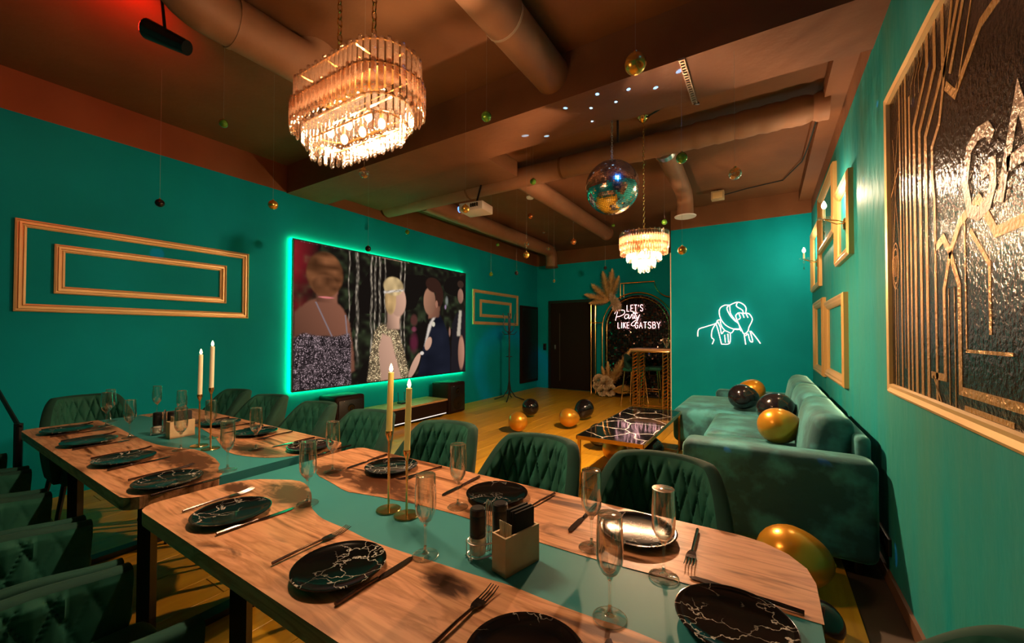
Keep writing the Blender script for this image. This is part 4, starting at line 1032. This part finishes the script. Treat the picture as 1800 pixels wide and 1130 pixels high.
# ------------------------------------------------------------------ hanging baubles
def bauble(px_loc, r, kind, label):
    x, y, z = px_loc; t = thing('hanging_bauble', label, 'bauble', (x, y, z), 0, 'baubles hung from the ceiling')
    MB().sphere((x, y, z), r, 20, 14).build('ball', M_B[kind], t)
    MB().lathe([(0, 0), (r*.22, 0), (r*.22, r*.22), (r*.12, r*.26), (0, r*.26)], 10, (x, y, z+r*.96)).build('cap', m_gold, t)
    zc = ZC
    if 2.59 < y < 3.09: zc = 2.97
    if x < -2.42 and 3.09 <= y < 3.95: zc = 3.12
    if abs(x+.86) < .1 and 4.1 < y < 5.6: zc = 3.04
    if abs(x+2.48) < .11 and 4.1 < y < 7.2: zc = 3.06
    MB().tube([(x, y, z+r*1.1), (x, y, zc)], .0006, 4).build('thread', m_thread, t)
for loc_, r_, kind_, lb_ in (
    ((-3.852, 1.134, 2.284), .03, 'black', 'black bauble hanging above the gold mouldings on the left'), ((-3.196, 1.622, 2.292), .035, 'gold', 'gold bauble hanging left of the screen top'),
    ((-2.868, 1.151, 2.62), .025, 'green', 'green bauble hanging left of the big chandelier'), ((-1.375, 1.895, 2.574), .03, 'green', 'green bauble hanging right of the big chandelier'),
    ((-1.983, 1.518, 2.243), .03, 'clear', 'clear amber bauble hanging right below the big chandelier'), ((-3.54, 2.766, 2.201), .03, 'black', 'black bauble hanging at the top edge of the screen'),
    ((-3.986, 3.73, 2.644), .03, 'green', 'green bauble hanging above the middle of the screen'), ((-.515, 1.911, 2.585), .05, 'gold', 'largest gold bauble hanging before the dark beam'),
    ((-1.877, 3.349, 2.764), .03, 'green', 'green bauble hanging in front of the cross duct'), ((-2.093, 3.673, 2.545), .03, 'amber', 'copper bauble hanging under the smoke detector'),
    ((-1.907, 2.362, 2.244), .03, 'gold', 'gold bauble hanging right beside the projector lens'), ((-1.937, 3.324, 2.061), .03, 'gold', 'gold bauble hanging by the elbow of the left duct'),
    ((-3.311, 4.854, 2.612), .025, 'green', 'small green bauble hanging above the right end of the screen'), ((-2.214, 3.81, 2.291), .025, 'clear', 'small clear bauble hanging over the end of the left duct'),
    ((-2.685, 5.25, 2.555), .025, 'clear', 'small clear bauble hanging by the back left ceiling corner'), ((-.448, 2.74, 2.43), .035, 'green', 'shiny green bauble hanging right of the disco ball'),
    ((-.147, 2.677, 2.243), .035, 'clear', 'clear amber bauble hanging before the dark ceiling on the right'), ((-.494, 3.021, 1.892), .03, 'gold', 'gold bauble hanging at the upper left of the neon wall'),
    ((-.897, 4.428, 2.487), .03, 'green', 'green bauble hanging above the small chandelier'), ((-1.879, 5.751, 2.898), .025, 'green', 'tiny green bauble hanging just under the disco ball'),
    ((-1.994, 4.573, 2.439), .035, 'amber', 'copper bauble hanging between the branch duct and the back wall'), ((-2.913, 4.12, 2.054), .025, 'green', 'tiny green bauble hanging before the wall right of the screen'),
    ((-2.641, 4.291, 2.068), .025, 'black', 'tiny black bauble hanging before the back left corner'), ((-2.513, 5.089, 2.049), .02, 'clear', 'tiny clear bauble hanging above the door'),
    ((-1.982, 5.698, 2.273), .025, 'black', 'tiny black bauble hanging above the pampas bouquet'), ((-3.1, 5.9, 2.99), .02, 'clear', 'tiny clear bauble hanging high under the branch ducts')):
    bauble(loc_, r_, kind_, lb_)


# ------------------------------------------------------------------ neon signs
def tube_round(mb, pts, r, y, n=6):
    P = [Vector((p[0], y, p[1])) for p in pts]
    # gentle smoothing
    out = []
    for i in range(len(P)-1):
        for k in range(4):
            t_ = k/4; p0 = P[max(i-1, 0)]; p1 = P[i]; p2 = P[i+1]; p3 = P[min(i+2, len(P)-1)]
            out.append(.5*((2*p1)+(p2-p0)*t_+(2*p0-5*p1+4*p2-p3)*t_**2+(3*p1-p0-3*p2+p3)*t_**3))
    out.append(P[-1]); mb.tube(out, r, n)
MAN = [[(-0.895, 1.273), (-0.883, 1.38), (-0.781, 1.423), (-0.643, 1.471), (-0.622, 1.515), (-0.565, 1.528)], [(-0.695, 1.157), (-0.671, 1.224), (-0.702, 1.262), (-0.694, 1.37), (-0.643, 1.471)], [(-0.643, 1.471), (-0.61, 1.355), (-0.568, 1.159)], [(-0.568, 1.159), (-0.461, 1.172), (-0.45, 1.32)], [(-0.622, 1.506), (-0.584, 1.413), (-0.567, 1.312), (-0.525, 1.36), (-0.445, 1.326), (-0.414, 1.354), (-0.399, 1.388)], [(-0.584, 1.514), (-0.566, 1.427), (-0.515, 1.355)], [(-0.526, 1.297), (-0.516, 1.182)], [(-0.483, 1.312), (-0.476, 1.183)], [(-0.399, 1.388), (-0.332, 1.382), (-0.308, 1.354)],
 [(-0.447, 1.74), (-0.523, 1.743), (-0.582, 1.702), (-0.596, 1.63), (-0.571, 1.528), (-0.507, 1.441), (-0.419, 1.389), (-0.332, 1.382), (-0.344, 1.467), (-0.393, 1.511), (-0.456, 1.597), (-0.493, 1.699), (-0.442, 1.749), (-0.352, 1.782), (-0.281, 1.748), (-0.245, 1.691), (-0.25, 1.62)], [(-0.455, 1.726), (-0.443, 1.611), (-0.369, 1.496), (-0.344, 1.467)], [(-0.352, 1.782), (-0.367, 1.723), (-0.294, 1.664), (-0.282, 1.621)],
 [(-0.381, 1.581), (-0.343, 1.623), (-0.282, 1.613), (-0.216, 1.611), (-0.178, 1.563), (-0.169, 1.507), (-0.21, 1.41), (-0.223, 1.354), (-0.272, 1.312), (-0.308, 1.382), (-0.344, 1.467), (-0.381, 1.581)], [(-0.343, 1.623), (-0.319, 1.552), (-0.344, 1.524)], [(-0.289, 1.607), (-0.27, 1.551)], [(-0.245, 1.606), (-0.221, 1.55)], [(-0.272, 1.312), (-0.253, 1.157)], [(-0.252, 1.284), (-0.223, 1.312), (-0.2, 1.214), (-0.164, 1.201), (-0.187, 1.312), (-0.199, 1.354)], [(-0.187, 1.354), (-0.128, 1.27), (-0.069, 1.174)]]
nm = thing('neon_sign', 'neon line drawing of a man lowering his hat on the green wall', 'neon sign', (-.48, YN, 1.15), 0, 'neon signs')
for st in MAN:
    mb = MB(); tube_round(mb, st, .0055, YN-.032); mb.build('neon_tube', m_neon2, nm)
for x, z in ((-.62, 1.47), (-.34, 1.47), (-.5, 1.3)): MB().tube([(x, YN-.028, z), (x, YN, z)], .004, 6).build('standoff', m_white, nm)
PARTY = [[(-2.664, 1.788), (-2.71, 1.597)], [(-2.726, 1.742), (-2.687, 1.799), (-2.589, 1.818), (-2.516, 1.8), (-2.522, 1.736), (-2.606, 1.691), (-2.677, 1.676)], [(-2.43, 1.718), (-2.484, 1.72), (-2.516, 1.673), (-2.494, 1.634), (-2.446, 1.655), (-2.421, 1.709), (-2.427, 1.639), (-2.399, 1.645), (-2.367, 1.701), (-2.373, 1.717), (-2.336, 1.706), (-2.345, 1.637), (-2.314, 1.653), (-2.273, 1.781), (-2.302, 1.652), (-2.283, 1.63)], [(-2.336, 1.735), (-2.243, 1.745)], [(-2.267, 1.699), (-2.265, 1.636), (-2.227, 1.666), (-2.203, 1.713), (-2.243, 1.604), (-2.29, 1.511), (-2.337, 1.48), (-2.377, 1.506), (-2.336, 1.559), (-2.243, 1.62)]]
YA = 8.5
ns = thing('neon_sign', "neon sign reading LET'S Party LIKE GATSBY on the sequin arch", 'neon sign', (-2.26, YA, 1.42), 0, 'neon signs')
def word(s, x0, x1, z0, z1):
    n_ = sum(.55 if c in "I'" else 1 for c in s); sp = (x1-x0)/n_; x = x0
    for c in s:
        wv = sp*(.55 if c in "I'" else 1)
        mb = MB()
        for st in LET[c]: mb.tube([(x+wv*.10+p[0]*wv*.72, YA-.075, z0+p[1]*(z1-z0)) for p in st], .0054, 6)
        mb.build('neon_letter', m_neon, ns); x += wv
word("LET'S", -2.477, -2.12, 1.785, 1.915); word('LIKE', -2.67, -2.40, 1.435, 1.555); word('GATSBY', -2.31, -1.78, 1.43, 1.555)
for st in PARTY:
    mb = MB(); tube_round(mb, st, .005, YA-.08); mb.build('neon_script', m_neon, ns)
for x, z in ((-2.45, 1.5), (-2.0, 1.5), (-2.3, 1.85)): MB().tube([(x, YA-.075, z), (x, YA-.005, z)], .004, 6).build('standoff', m_steel, ns)

# ------------------------------------------------------------------ arch backdrop
AX0, AX1, AZ = -3.00, -1.56, 1.44
ab = thing('arch_backdrop', 'gold framed arch with black sequins standing before the back wall', 'backdrop', (-2.28, YA, 0))
ac, ar = (AX0+AX1)/2, (AX1-AX0)/2
prf = [(AX1-.03, .02), (AX1-.03, AZ)]+[(ac+(ar-.03)*math.cos(PI*k/24), AZ+(ar-.03)*math.sin(PI*k/24)) for k in range(25)]+[(AX0+.03, .02)]
vs = [(x, YA+.0, z) for x, z in prf]+[(x, YA+.02, z) for x, z in prf]; n = len(prf)
MB().add(vs, [tuple(range(n)), tuple(range(2*n-1, n-1, -1))]+[(i, (i+1) % n, n+(i+1) % n, n+i) for i in range(n)]).build('backing_panel', m_black, ab)
mb = MB(); st_ = .034
for i in range(int((AX1-AX0)/st_)):
    for j in range(int((AZ+ar)/st_)):
        x = AX0+.05+i*st_; z = .06+j*st_
        if x > AX1-.05: continue
        if z > AZ and (x-ac)**2+(z-AZ)**2 > (ar-.05)**2: continue
        a, b = random.gauss(0, .16), random.gauss(0, .16); h = st_*.43
        q = [Vector((x+sx*h, YA-.008+sx*h*a+sz*h*b, z+sz*h)) for sx, sz in ((-1,-1),(1,-1),(1,1),(-1,1))]
        mb.add(q, [(0,1,2,3)])
stuff(mb.build('sequins', M('black_mirror_sequin', (.05, .035, .03), .08, 1), ab))
def arch_tube(x0, x1, zs, r, name, rad=.014):
    c_, r_ = (x0+x1)/2, (x1-x0)/2
    pts = [(x0, YA-.02, 0), (x0, YA-.02, zs)]+[(c_-r_*math.cos(PI*k/24), YA-.02, zs+r_*math.sin(PI*k/24)) for k in range(1, 24)]+[(x1, YA-.02, zs), (x1, YA-.02, 0)]
    MB().tube(pts, rad, 8).build(name, m_gold, ab)
arch_tube(AX0-.02, AX1+.02, AZ, 0, 'arch_rail'); arch_tube(AX0+.08, AX1-.08, AZ, 0, 'arch_rail', .010)
def gt(pts, name='frame_bar', r=.012): MB().tube([(x, YA-.015, z) for x, z in pts], r, 8).build(name, m_gold, ab)
gt([(-3.28, 0), (-3.28, 2.03), (-3.02, 2.03)]); gt([(-3.18, 0), (-3.18, 2.03)], r=.010); gt([(-3.28, 1.56), (-3.0, 1.56)])
gt([(-2.62, 2.05), (-2.62, 2.39), (-1.92, 2.39)]+[(-1.92+.36*(1-math.cos(k*PI/16)), 2.39-.34*math.sin(k*PI/16)) for k in range(1, 9)]+[(-1.40, 2.05)])
gt([(-2.55, 2.09), (-2.55, 2.36)], r=.010); gt([(-1.40, 0), (-1.40, 2.05)]); gt([(-1.55, 1.56), (-1.40, 1.56)])

# pampas
def plume(mb, base, tip, wd, n=260, bend=(0,0,0)):
    base, tip = Vector(base), Vector(tip); ax = tip-base; L_ = ax.length; ax.normalize()
    a = ax.orthogonal().normalized(); b = ax.cross(a); bend = Vector(bend)
    for i in range(n):
        t_ = random.random()**.8; c = base+(tip-base)*t_+bend*(t_*t_)
        an = random.uniform(0, 2*PI); ww = wd*(math.sin(PI*min(1, .12+t_*.88))**.6)
        d_ = (a*math.cos(an)+b*math.sin(an)); e_ = c+d_*ww*random.uniform(.5, 1.05)+ax*L_*random.uniform(.05, .16)
        s_ = ax.cross(d_)*.007
        mb.add([c-s_, c+s_, e_+s_*.3, e_-s_*.3], [(0,1,2,3)])
    mb.tube([base, base+(tip-base)*.5+bend*.25, tip+bend], [.006, .005, .003], 5)
pa = thing('pampas_bouquet', 'dried pampas grass bouquet on the upper left of the arch', 'dried flowers', (-2.85, YA-.08, 1.95))
for tip, wd in (((-3.30, 8.30, 2.16), .11), ((-3.16, 8.3, 2.36), .12), ((-2.92, 8.28, 2.58), .13), ((-2.74, 8.3, 2.62), .13), ((-2.62, 8.32, 2.48), .11), ((-3.2, 8.28, 1.98), .10)):
    mb = MB(); plume(mb, (-2.84, YA-.09, 2.02), tip, wd, 700); stuff(mb.build('plume', m_pampas, pa))
mb = MB()
for k in range(9): plume(mb, (-2.80, YA-.10, 2.03), (-2.80+.26*math.cos(-.9+k*.28), 8.25+random.uniform(-.05, .05), 2.02+.24*math.sin(-1.6+k*.28)), .07, 110)
stuff(mb.build('cream_blossom', m_pampas2, pa))
pb = thing('pampas_bouquet', 'dried pampas and blossom bouquet on the floor below the arch', 'dried flowers', (-2.85, 8.2, 0))
for tip, wd in (((-2.36, 8.15, .92), .13), ((-2.50, 8.15, .72), .13), ((-2.80, 8.2, .68), .09), ((-2.92, 8.2, .58), .08)):
    mb = MB(); plume(mb, (-2.80, 8.2, .20), tip, wd, 700); stuff(mb.build('plume', m_pampas, pb))
for (x, z, r_) in ((-2.98, .34, .13), (-2.82, .30, .15), (-2.90, .13, .12), (-2.74, .15, .13), (-3.02, .22, .09)):
    mb = MB()
    for k in range(340):
        v = Vector((random.gauss(0,1), random.gauss(0,1), random.gauss(0,1))).normalized(); c = Vector((x, 8.15, z)); s_ = v.orthogonal().normalized()*.022
        p = c+v*r_*random.uniform(.75, 1.0); p.z = max(p.z, .012)
        q0 = c+v*r_*.4; q0.z = max(q0.z, .012); mb.add([q0, p-s_, p+v*.012, p+s_], [(0,1,2,3)])
    stuff(mb.build('blossom', m_pampas2, pb))
mb = MB()
for k in range(11):
    a = -.42+k*.075; ln = .42*math.cos((k-5)*.16)
    p0 = Vector((-2.66, 8.05, .16)); p1 = p0+Vector((math.cos(a+.25)*ln, -.05, math.sin(a+.25)*ln*.9)); m_ = (p0+p1)/2+Vector((0, -.02, .0))
    s_ = Vector((-.02*math.sin(a), .012, .02))
    for q in (p1,): q.z = max(q.z, .05)
    mb.add([p0, m_-s_, p1, m_+s_], [(0,1,2,3)])
mb.build('palm_leaf', m_palm, pb)

# ------------------------------------------------------------------ bar table and stools
BT = thing('bar_table', 'tall gold bar table with lattice legs at the corner of the alcove', 'bar table', (-1.64, 7.15, 0))
MB().rbox((-1.64, 7.15, 1.045), (.66, .56, .035), .004).build('table_top', wood_mat('bar_top_wood', (.45, .27, .12), (.38, .2, .08), (.2, .09, .03), knots=False), BT)
MB().rbox((-1.64, 7.15, 1.015), (.62, .52, .022), .003).build('apron', m_gold, BT)
for x in (-1.885, -1.395):
    for y in (6.93, 7.37):
        mb = MB(); wd = .038
        for sx in (-1, 1):
            for sy in (-1, 1): mb.bx(x+sx*wd-.005, x+sx*wd+.005, y+sy*wd-.005, y+sy*wd+.005, .0, 1.005)
        lg = mb.build('leg', m_gold, BT)
        for k in range(17):
            z = .02+k*.058; m2 = MB()
            m2.tube([(x-wd, y-wd, z), (x+wd, y-wd, z+.05)], .006, 4); m2.tube([(x-wd, y+wd, z), (x+wd, y+wd, z+.05)], .006, 4)
            m2.tube([(x-wd, y-wd, z), (x-wd, y+wd, z+.05)], .006, 4); m2.tube([(x+wd, y-wd, z), (x+wd, y+wd, z+.05)], .006, 4)
            m2.build('lattice_rung', m_gold, lg)
for y in (6.93, 7.37): MB().bx(-1.885, -1.395, y-.008, y+.008, .03, .05).build('foot_rail', m_gold, BT)
def stool(x, y, rz, lb):
    t = thing('bar_stool', lb, 'bar stool', (x, y, 0), rz, 'green bar stools')
    mb = MB(); vs = []; fs = []; NI = 24
    for i in range(NI+1):
        a = PI*(.0+i/NI); h = .70+.22*math.sin(a)**1.2
        for r_, z in ((.15, .62), (.205, .66), (.215, h), (.200, h+.012), (.185, h), (.175, .67)):
            vs.append((r_*math.cos(a), r_*math.sin(a)*.9, z))
    for i in range(NI):
        for j in range(5): fs.append((i*6+j, (i+1)*6+j, (i+1)*6+j+1, i*6+j+1))
    mb.add(vs, fs, True); mb.build('back_shell', m_velvet_d, t, False, 60)
    MB().rbox((0, -.02, .645), (.38, .36, .07), .03, 3).build('seat', m_velvet, t, False)
    for sx in (-1, 1):
        for sy in (-1, 1): MB().tube([(sx*.14, sy*.13, .615), (sx*.19, sy*.18, 0)], .011, 8).build('leg', m_gold, t, False)
    MB().tube([(.175, .165, .22), (-.175, .165, .22), (-.175, -.165, .22), (.175, -.165, .22)], .007, 6, True).build('foot_ring', m_gold, t, False)
stool(-2.10, 7.66, R(80), 'nearer green velvet bar stool with gold legs behind the lattice table')
stool(-1.90, 8.10, R(95), 'farther green velvet bar stool with gold legs close to the sequin arch')
def coupe(x, y, lb):
    t = thing('coupe_glass', lb, 'glass', (x, y, 1.0625), 0, 'coupe glasses')
    MB().lathe([(.003, .075), (.02, .08), (.042, .098), (.047, .115), (.045, .115), (.04, .10), (.018, .083), (0, .08)], 20, (x, y, 1.0625)).build('bowl', m_glasst, t)
    MB().lathe([(0, 0), (.032, 0), (.03, .003), (.004, .008), (.003, .076)], 16, (x, y, 1.0625)).build('stem', m_glasst, t)
coupe(-1.66, 7.05, 'coupe glass standing on the left of the bar table'); coupe(-1.52, 7.10, 'coupe glass standing in the middle of the bar table')
vz = thing('flower_vase', 'small glass vase with white sprigs on the bar table', 'vase', (-1.40, 7.04, 1.0625))
MB().lathe([(0, 0), (.04, 0), (.05, .03), (.035, .08), (.04, .09), (.036, .09), (.03, .078), (.045, .03), (.036, .004), (0, .004)], 20, (-1.40, 7.04, 1.0625)).build('vessel', m_glasst, vz)
for k in range(9):
    a = k*.7; p = Vector((-1.40+.07*math.cos(a), 7.04+.05*math.sin(a), 1.0625+.13+.05*random.random()))
    mb = MB(); mb.tube([(-1.40, 7.04, 1.075), p], .0015, 4); mb.sphere(p, .010, 8, 6); mb.build('sprig', M_B['clear'] if k % 3 == 0 else m_pampas2, vz)

# ------------------------------------------------------------------ coat stand
cs_ = thing('coat_stand', 'slim black coat stand with curled hooks by the left wall', 'coat stand', (-4.31, 6.73, 0))
bx0, by0 = -4.31, 6.73
MB().tube([(bx0, by0, .10), (bx0, by0, 1.66)], .017, 10).build('pole', m_black, cs_)
for k in range(4):
    a = k*PI/2+.4; dx, dy = math.cos(a), math.sin(a)
    MB().tube([(bx0, by0, .42), (bx0+.03*dx, by0+.03*dy, .20), (bx0+.12*dx, by0+.12*dy, .07), (bx0+.30*dx, by0+.30*dy, .012)], .011, 8).build('foot', m_black, cs_)
    MB().tube([(bx0, by0, 1.30), (bx0+.07*dx, by0+.07*dy, 1.38), (bx0+.12*dx, by0+.12*dy, 1.50), (bx0+.09*dx, by0+.09*dy, 1.60), (bx0+.13*dx, by0+.13*dy, 1.72)], .009, 8).build('hook', m_black, cs_)
    MB().tube([(bx0, by0, 1.30), (bx0+.10*dx, by0+.10*dy, 1.30), (bx0+.15*dx, by0+.15*dy, 1.36)], .008, 8).build('low_hook', m_black, cs_)
MB().tube([(bx0+.06*math.cos(2*PI*k/16), by0+.06*math.sin(2*PI*k/16), .86) for k in range(16)], .006, 6, True).build('umbrella_ring', m_black, cs_)
MB().tube([(bx0-.06, by0, .86), (bx0+.06, by0, .86)], .005, 6).build('ring_bar', m_black, cs_)

# ------------------------------------------------------------------ console and speakers
cn = thing('media_console', 'low black console with a wooden top under the screen', 'console', (-4.52, 4.15, 0))
MB().rbox((-4.52, 4.15, .14), (.44, 1.46, .20), .006).build('body', m_doorb, cn)
MB().rbox((-4.52, 4.15, .262), (.46, 1.48, .028), .005).build('wooden_top', wood_mat('console_wood', (.50, .30, .13), (.42, .23, .10), (.25, .12, .05), (9, 1.2, 9), knots=False), cn)
MB().bx(-4.302, -4.296, 3.45, 4.86, .050, .062).build('light_line', m_led_white, cn)
for y in (3.52, 4.78):
    for x in (-4.70, -4.36): MB().bx(x-.015, x+.015, y-.015, y+.015, 0, .042).build('foot', m_black, cn)
def speaker(y, z1, x0, x1, lb, wd=.42):
    t = thing('speaker', lb, 'speaker', ((x0+x1)/2, y, 0), 0, 'black floor speakers')
    MB().rbox(((x0+x1)/2, y, z1/2+.005), (x1-x0, wd, z1-.01), .03, 3).build('cabinet', m_doorb, t)
    MB().rbox((x1+.002, y, z1/2), (.012, wd-.08, z1-.10), .005).build('grille', m_black, t)
    for zz, rr_ in ((.33*z1, .11), (.72*z1, .05)): MB().lathe([(0, 0), (rr_*.3, .006), (rr_, .002), (rr_, 0)], 24, (x1+.008, y, zz), 'x').build('driver', m_blackg, t)
    for zz in (0,): MB().bx(x0+.04, x1-.04, y-wd/2+.04, y+wd/2-.04, 0, .012).build('foot_plate', m_black, t)
    MB().sphere((x1+.009, y-.1, z1-.06), .006, 8, 6).build('logo_dot', m_white, t)
speaker(3.17, .54, -4.72, -4.36, 'black floor speaker at the left end of the console')
speaker(5.16, .51, -4.70, -4.32, 'black floor speaker at the right end of the console')
rt_ = thing('router', 'small black device with an antenna on the wooden console top', 'router', (-4.55, 4.20, .276))
MB().rbox((-4.55, 4.20, .290), (.10, .16, .026), .006).build('case', m_black, rt_)
for y in (4.14, 4.26): MB().tube([(-4.59, y, .30), (-4.60, y, .44)], .004, 6).build('antenna', m_black, rt_)

# ------------------------------------------------------------------ coffee table
ct = thing('coffee_table', 'low black marble coffee table on a thin gold frame', 'coffee table', (-1.08, 3.98, 0))
cx0, cx1, cy0, cy1, cz = -1.36, -.80, 3.17, 4.79, .45
MB().bx(cx0+.006, cx1-.006, cy0+.006, cy1-.006, cz-.022, cz).build('marble_top', m_marble_t, ct)
for a, b, c, d_ in ((cx0, cx1, cy0, cy0+.006), (cx0, cx1, cy1-.006, cy1), (cx0, cx0+.006, cy0, cy1), (cx1-.006, cx1, cy0, cy1)): MB().bx(a, b, c, d_, cz-.03, cz+.002).build('edge_trim', m_gold, ct)
for x in (cx0+.02, cx1-.02):
    for y in (cy0+.02, cy1-.02): MB().bx(x-.011, x+.011, y-.011, y+.011, 0, cz-.022).build('leg', m_gold, ct)
for y in (cy0+.02, cy1-.02): MB().bx(cx0+.03, cx1-.03, y-.008, y+.008, .005, .02).build('foot_rail', m_gold, ct)
for x in (cx0+.02, cx1-.02): MB().bx(x-.008, x+.008, cy0+.03, cy1-.03, .005, .02).build('foot_rail', m_gold, ct)

# ------------------------------------------------------------------ sofa
sf = thing('corner_sofa', 'teal velvet corner sofa with a chaise along the right wall', 'sofa', (0, 4.55, 0))
def pillow(k):
    def fn(p):
        p = p.copy(); return p
    return fn
def puff(dx, dy, dz, amt):
    def fn(p):
        q = p.copy(); f = max(0, 1-(2*p.x/dx)**4)*max(0, 1-(2*p.y/dy)**4)
        if p.z > 0: q.z += amt*f
        return q
    return fn
def cush(nm, x0, x1, y0, y1, z0, z1, r=.05, amt=.03, rot=None):
    c = ((x0+x1)/2, (y0+y1)/2, (z0+z1)/2); d_ = (x1-x0, y1-y0, z1-z0)
    MB().rbox(c, d_, r, 4, rot, puff(*d_, amt), 4).build(nm, m_sofa, sf)
MB().rbox((.035, 4.2, .20), (.91, 2.4, .22), .03, 2).build('base', m_sofa, sf)
cush('arm', -.47, .50, 2.80, 3.02, .075, .625, .055, .0)
cush('seat_cushion', -.45, .26, 3.03, 3.78, .29, .47); cush('seat_cushion', -.46, .26, 3.785, 4.80, .29, .475)
cush('chaise', -.90, .26, 4.81, 6.02, .10, .475, .07, .03)
cush('arm', -.58, .50, 6.04, 6.26, .10, .56, .05, 0)
MB().rbox((.455, 4.55, .42), (.07, 3.2, .62), .03, 3).build('back_frame', m_sofa, sf)
rb = Matrix.Rotation(R(10), 3, 'Y')
for y0, y1 in ((3.04, 4.03), (4.04, 5.03), (5.04, 6.03)): 
    def fnb(p, L_=y1-y0):
        q = p.copy(); f = max(0, 1-(2*p.y/L_)**4)*max(0, 1-(p.z/.22)**4)
        if p.x < 0: q.x -= .04*f
        return q
    MB().rbox((.325, (y0+y1)/2, .615), (.19, y1-y0, .41), .075, 4, rb, fnb, 4).build('back_cushion', m_sofa, sf)
for x, y in ((-.40, 2.9), (.42, 2.9), (-.82, 4.9), (-.82, 5.9), (.42, 6.15)): MB().tube([(x, y, .10), (x, y, 0)], .02, 8).build('foot', m_black, sf)

# ------------------------------------------------------------------ balloons
def balloon(c, r, mat, label, tilt=(0, 0), grp='balloons', squash=1.0):
    t = thing('balloon', label, 'balloon', c, 0, grp)
    rot = Matrix.Rotation(tilt[0], 3, 'X') @ Matrix.Rotation(tilt[1], 3, 'Y')
    prof = []
    for i in range(19):
        a = PI*i/18; z = -math.cos(a)*1.12; rr_ = math.sin(a)*(1+.10*z) if z > 0 else math.sin(a)**.95*(1+.22*z*.7)
        prof.append((max(rr_, .0)*r, z*r*(1.0 if z > 0 else 1.1)))
    mb = MB().lathe(prof, 28); zmin = prof[0][1]
    mb.map(lambda v: Vector(c)+rot @ v); mb.build('body', mat, t, True, 80)
    kb = MB().lathe([(.001, .012), (.010, .004), (.006, 0), (.013, -.012), (.014, -.018), (0, -.016)], 10, (0, 0, zmin)); kb.map(lambda v: Vector(c)+rot @ v); kb.build('knot', mat, t)
balloon((-2.79, 4.58, .150), .128, m_bgold, 'gold balloon on the floor nearest the console', (R(95), R(20)))
balloon((-3.14, 5.52, .155), .130, m_bblack, 'black balloon on the floor near the coat stand', (R(60), R(30)))
balloon((-2.31, 5.15, .150), .128, m_bgold, 'gold balloon on the floor beside a black one', (R(80), R(-30)))
balloon((-2.36, 5.80, .160), .140, m_bblack, 'black balloon on the floor right behind a gold one', (R(-50), R(20)))
balloon((-3.05, 2.98, .15), .13, m_bgold, 'gold balloon on the floor behind the dining chairs and candles', (R(80), R(60)))
balloon((-1.62, 4.45, .15), .13, m_bblack, 'black balloon on the floor at the left side of the coffee table', (R(70), R(10)))
balloon((-1.00, 4.15, .15), .135, m_bblack, 'black balloon on the floor under the right edge of the coffee table', (R(80), R(50)))
balloon((-1.30, 4.02, .14), .12, m_bgold, 'gold balloon on the floor under the coffee table', (R(85), R(0)))
balloon((.11, 2.52, .165), .150, m_bgold, 'gold balloon on the floor in front of the sofa arm', (R(70), R(-60)))
balloon((.17, 2.12, .105), .088, m_bblack, 'black balloon on the floor between table end and wall', (R(80), R(40)))
balloon((-.15, 5.60, .640), .128, m_bgold, 'gold balloon on the chaise before the far sofa arm', (R(80), R(70)))
balloon((-.21, 4.98, .635), .132, m_bblack, 'black balloon on the front of the chaise', (R(75), R(-55)))
balloon((.06, 4.20, .650), .145, m_bblack, 'black balloon on the sofa seat behind a gold one', (R(80), R(30)))
balloon((.08, 3.62, .620), .130, m_bgold, 'gold balloon on the sofa seat next to the near arm', (R(85), R(-60)))

# ------------------------------------------------------------------ sconces
def sconce(y, lb):
    t = thing('wall_sconce', lb, 'sconce', (XR, y, 2.18), 0, 'candle sconces'); xb = XR-.135; zc = 2.235
    MB().lathe([(0, 0), (.045, 0), (.05, -.006), (.04, -.014), (0, -.016)], 24, (XR, y, 2.18), 'x').build('back_plate', m_gold, t)
    for yy in (-.06, .06): MB().tube([(XR-.012, y+yy*.3, 2.19), (XR-.05, y+yy, 2.20), (xb, y, zc)], .0045, 6).build('arm', m_gold, t)
    MB().lathe([(0, 0), (.012, .002), (.05, .008), (.055, .014), (.045, .012), (.012, .007), (0, .006)], 24, (xb, y, zc)).build('glass_dish', m_glasst, t)
    MB().lathe([(0, -.05), (.012, -.04), (.018, -.02), (.010, -.005), (0, 0)], 12, (xb, y, zc)).build('glass_knob', m_glasst, t)
    MB().lathe([(0, -.13), (.007, -.12), (.009, -.10), (.002, -.085), (.002, -.05)], 8, (xb, y, zc)).build('crystal_drop', m_cry_c, t)
    MB().tube([(xb, y, zc+.008), (xb, y, zc+.085)], .010, 10).build('candle_tube', m_wax, t)
    MB().lathe([(.007, 0), (.016, .014), (.018, .026), (.012, .046), (.004, .062), (0, .066)], 12, (xb, y, zc+.086)).build('flame_bulb', m_bulb2, t)
    light('sconce_light', 'POINT', (xb, y, zc+.165), P_SC, (1, .70, .46), .02, t)
sconce(4.10, 'gold candle sconce with glass dish nearer the poster'); sconce(6.15, 'gold candle sconce with glass dish nearer the neon wall')

# slanted rod at the far left
rd = thing('slanted_stand', 'black slanted stand leaning beside the far left end of the table', 'stand', (-3.95, .50, 0))
MB().tube([(-4.62, .42, 1.05), (-3.93, .49, .72)], .012, 8).build('slanted_bar', m_black, rd)
MB().tube([(-3.95, .49, .74), (-3.95, .49, .0)], .020, 8).build('post', m_black, rd)
MB().lathe([(0, 0), (.12, 0), (.12, .015), (0, .02)], 20, (-3.95, .49, 0)).build('base', m_black, rd)
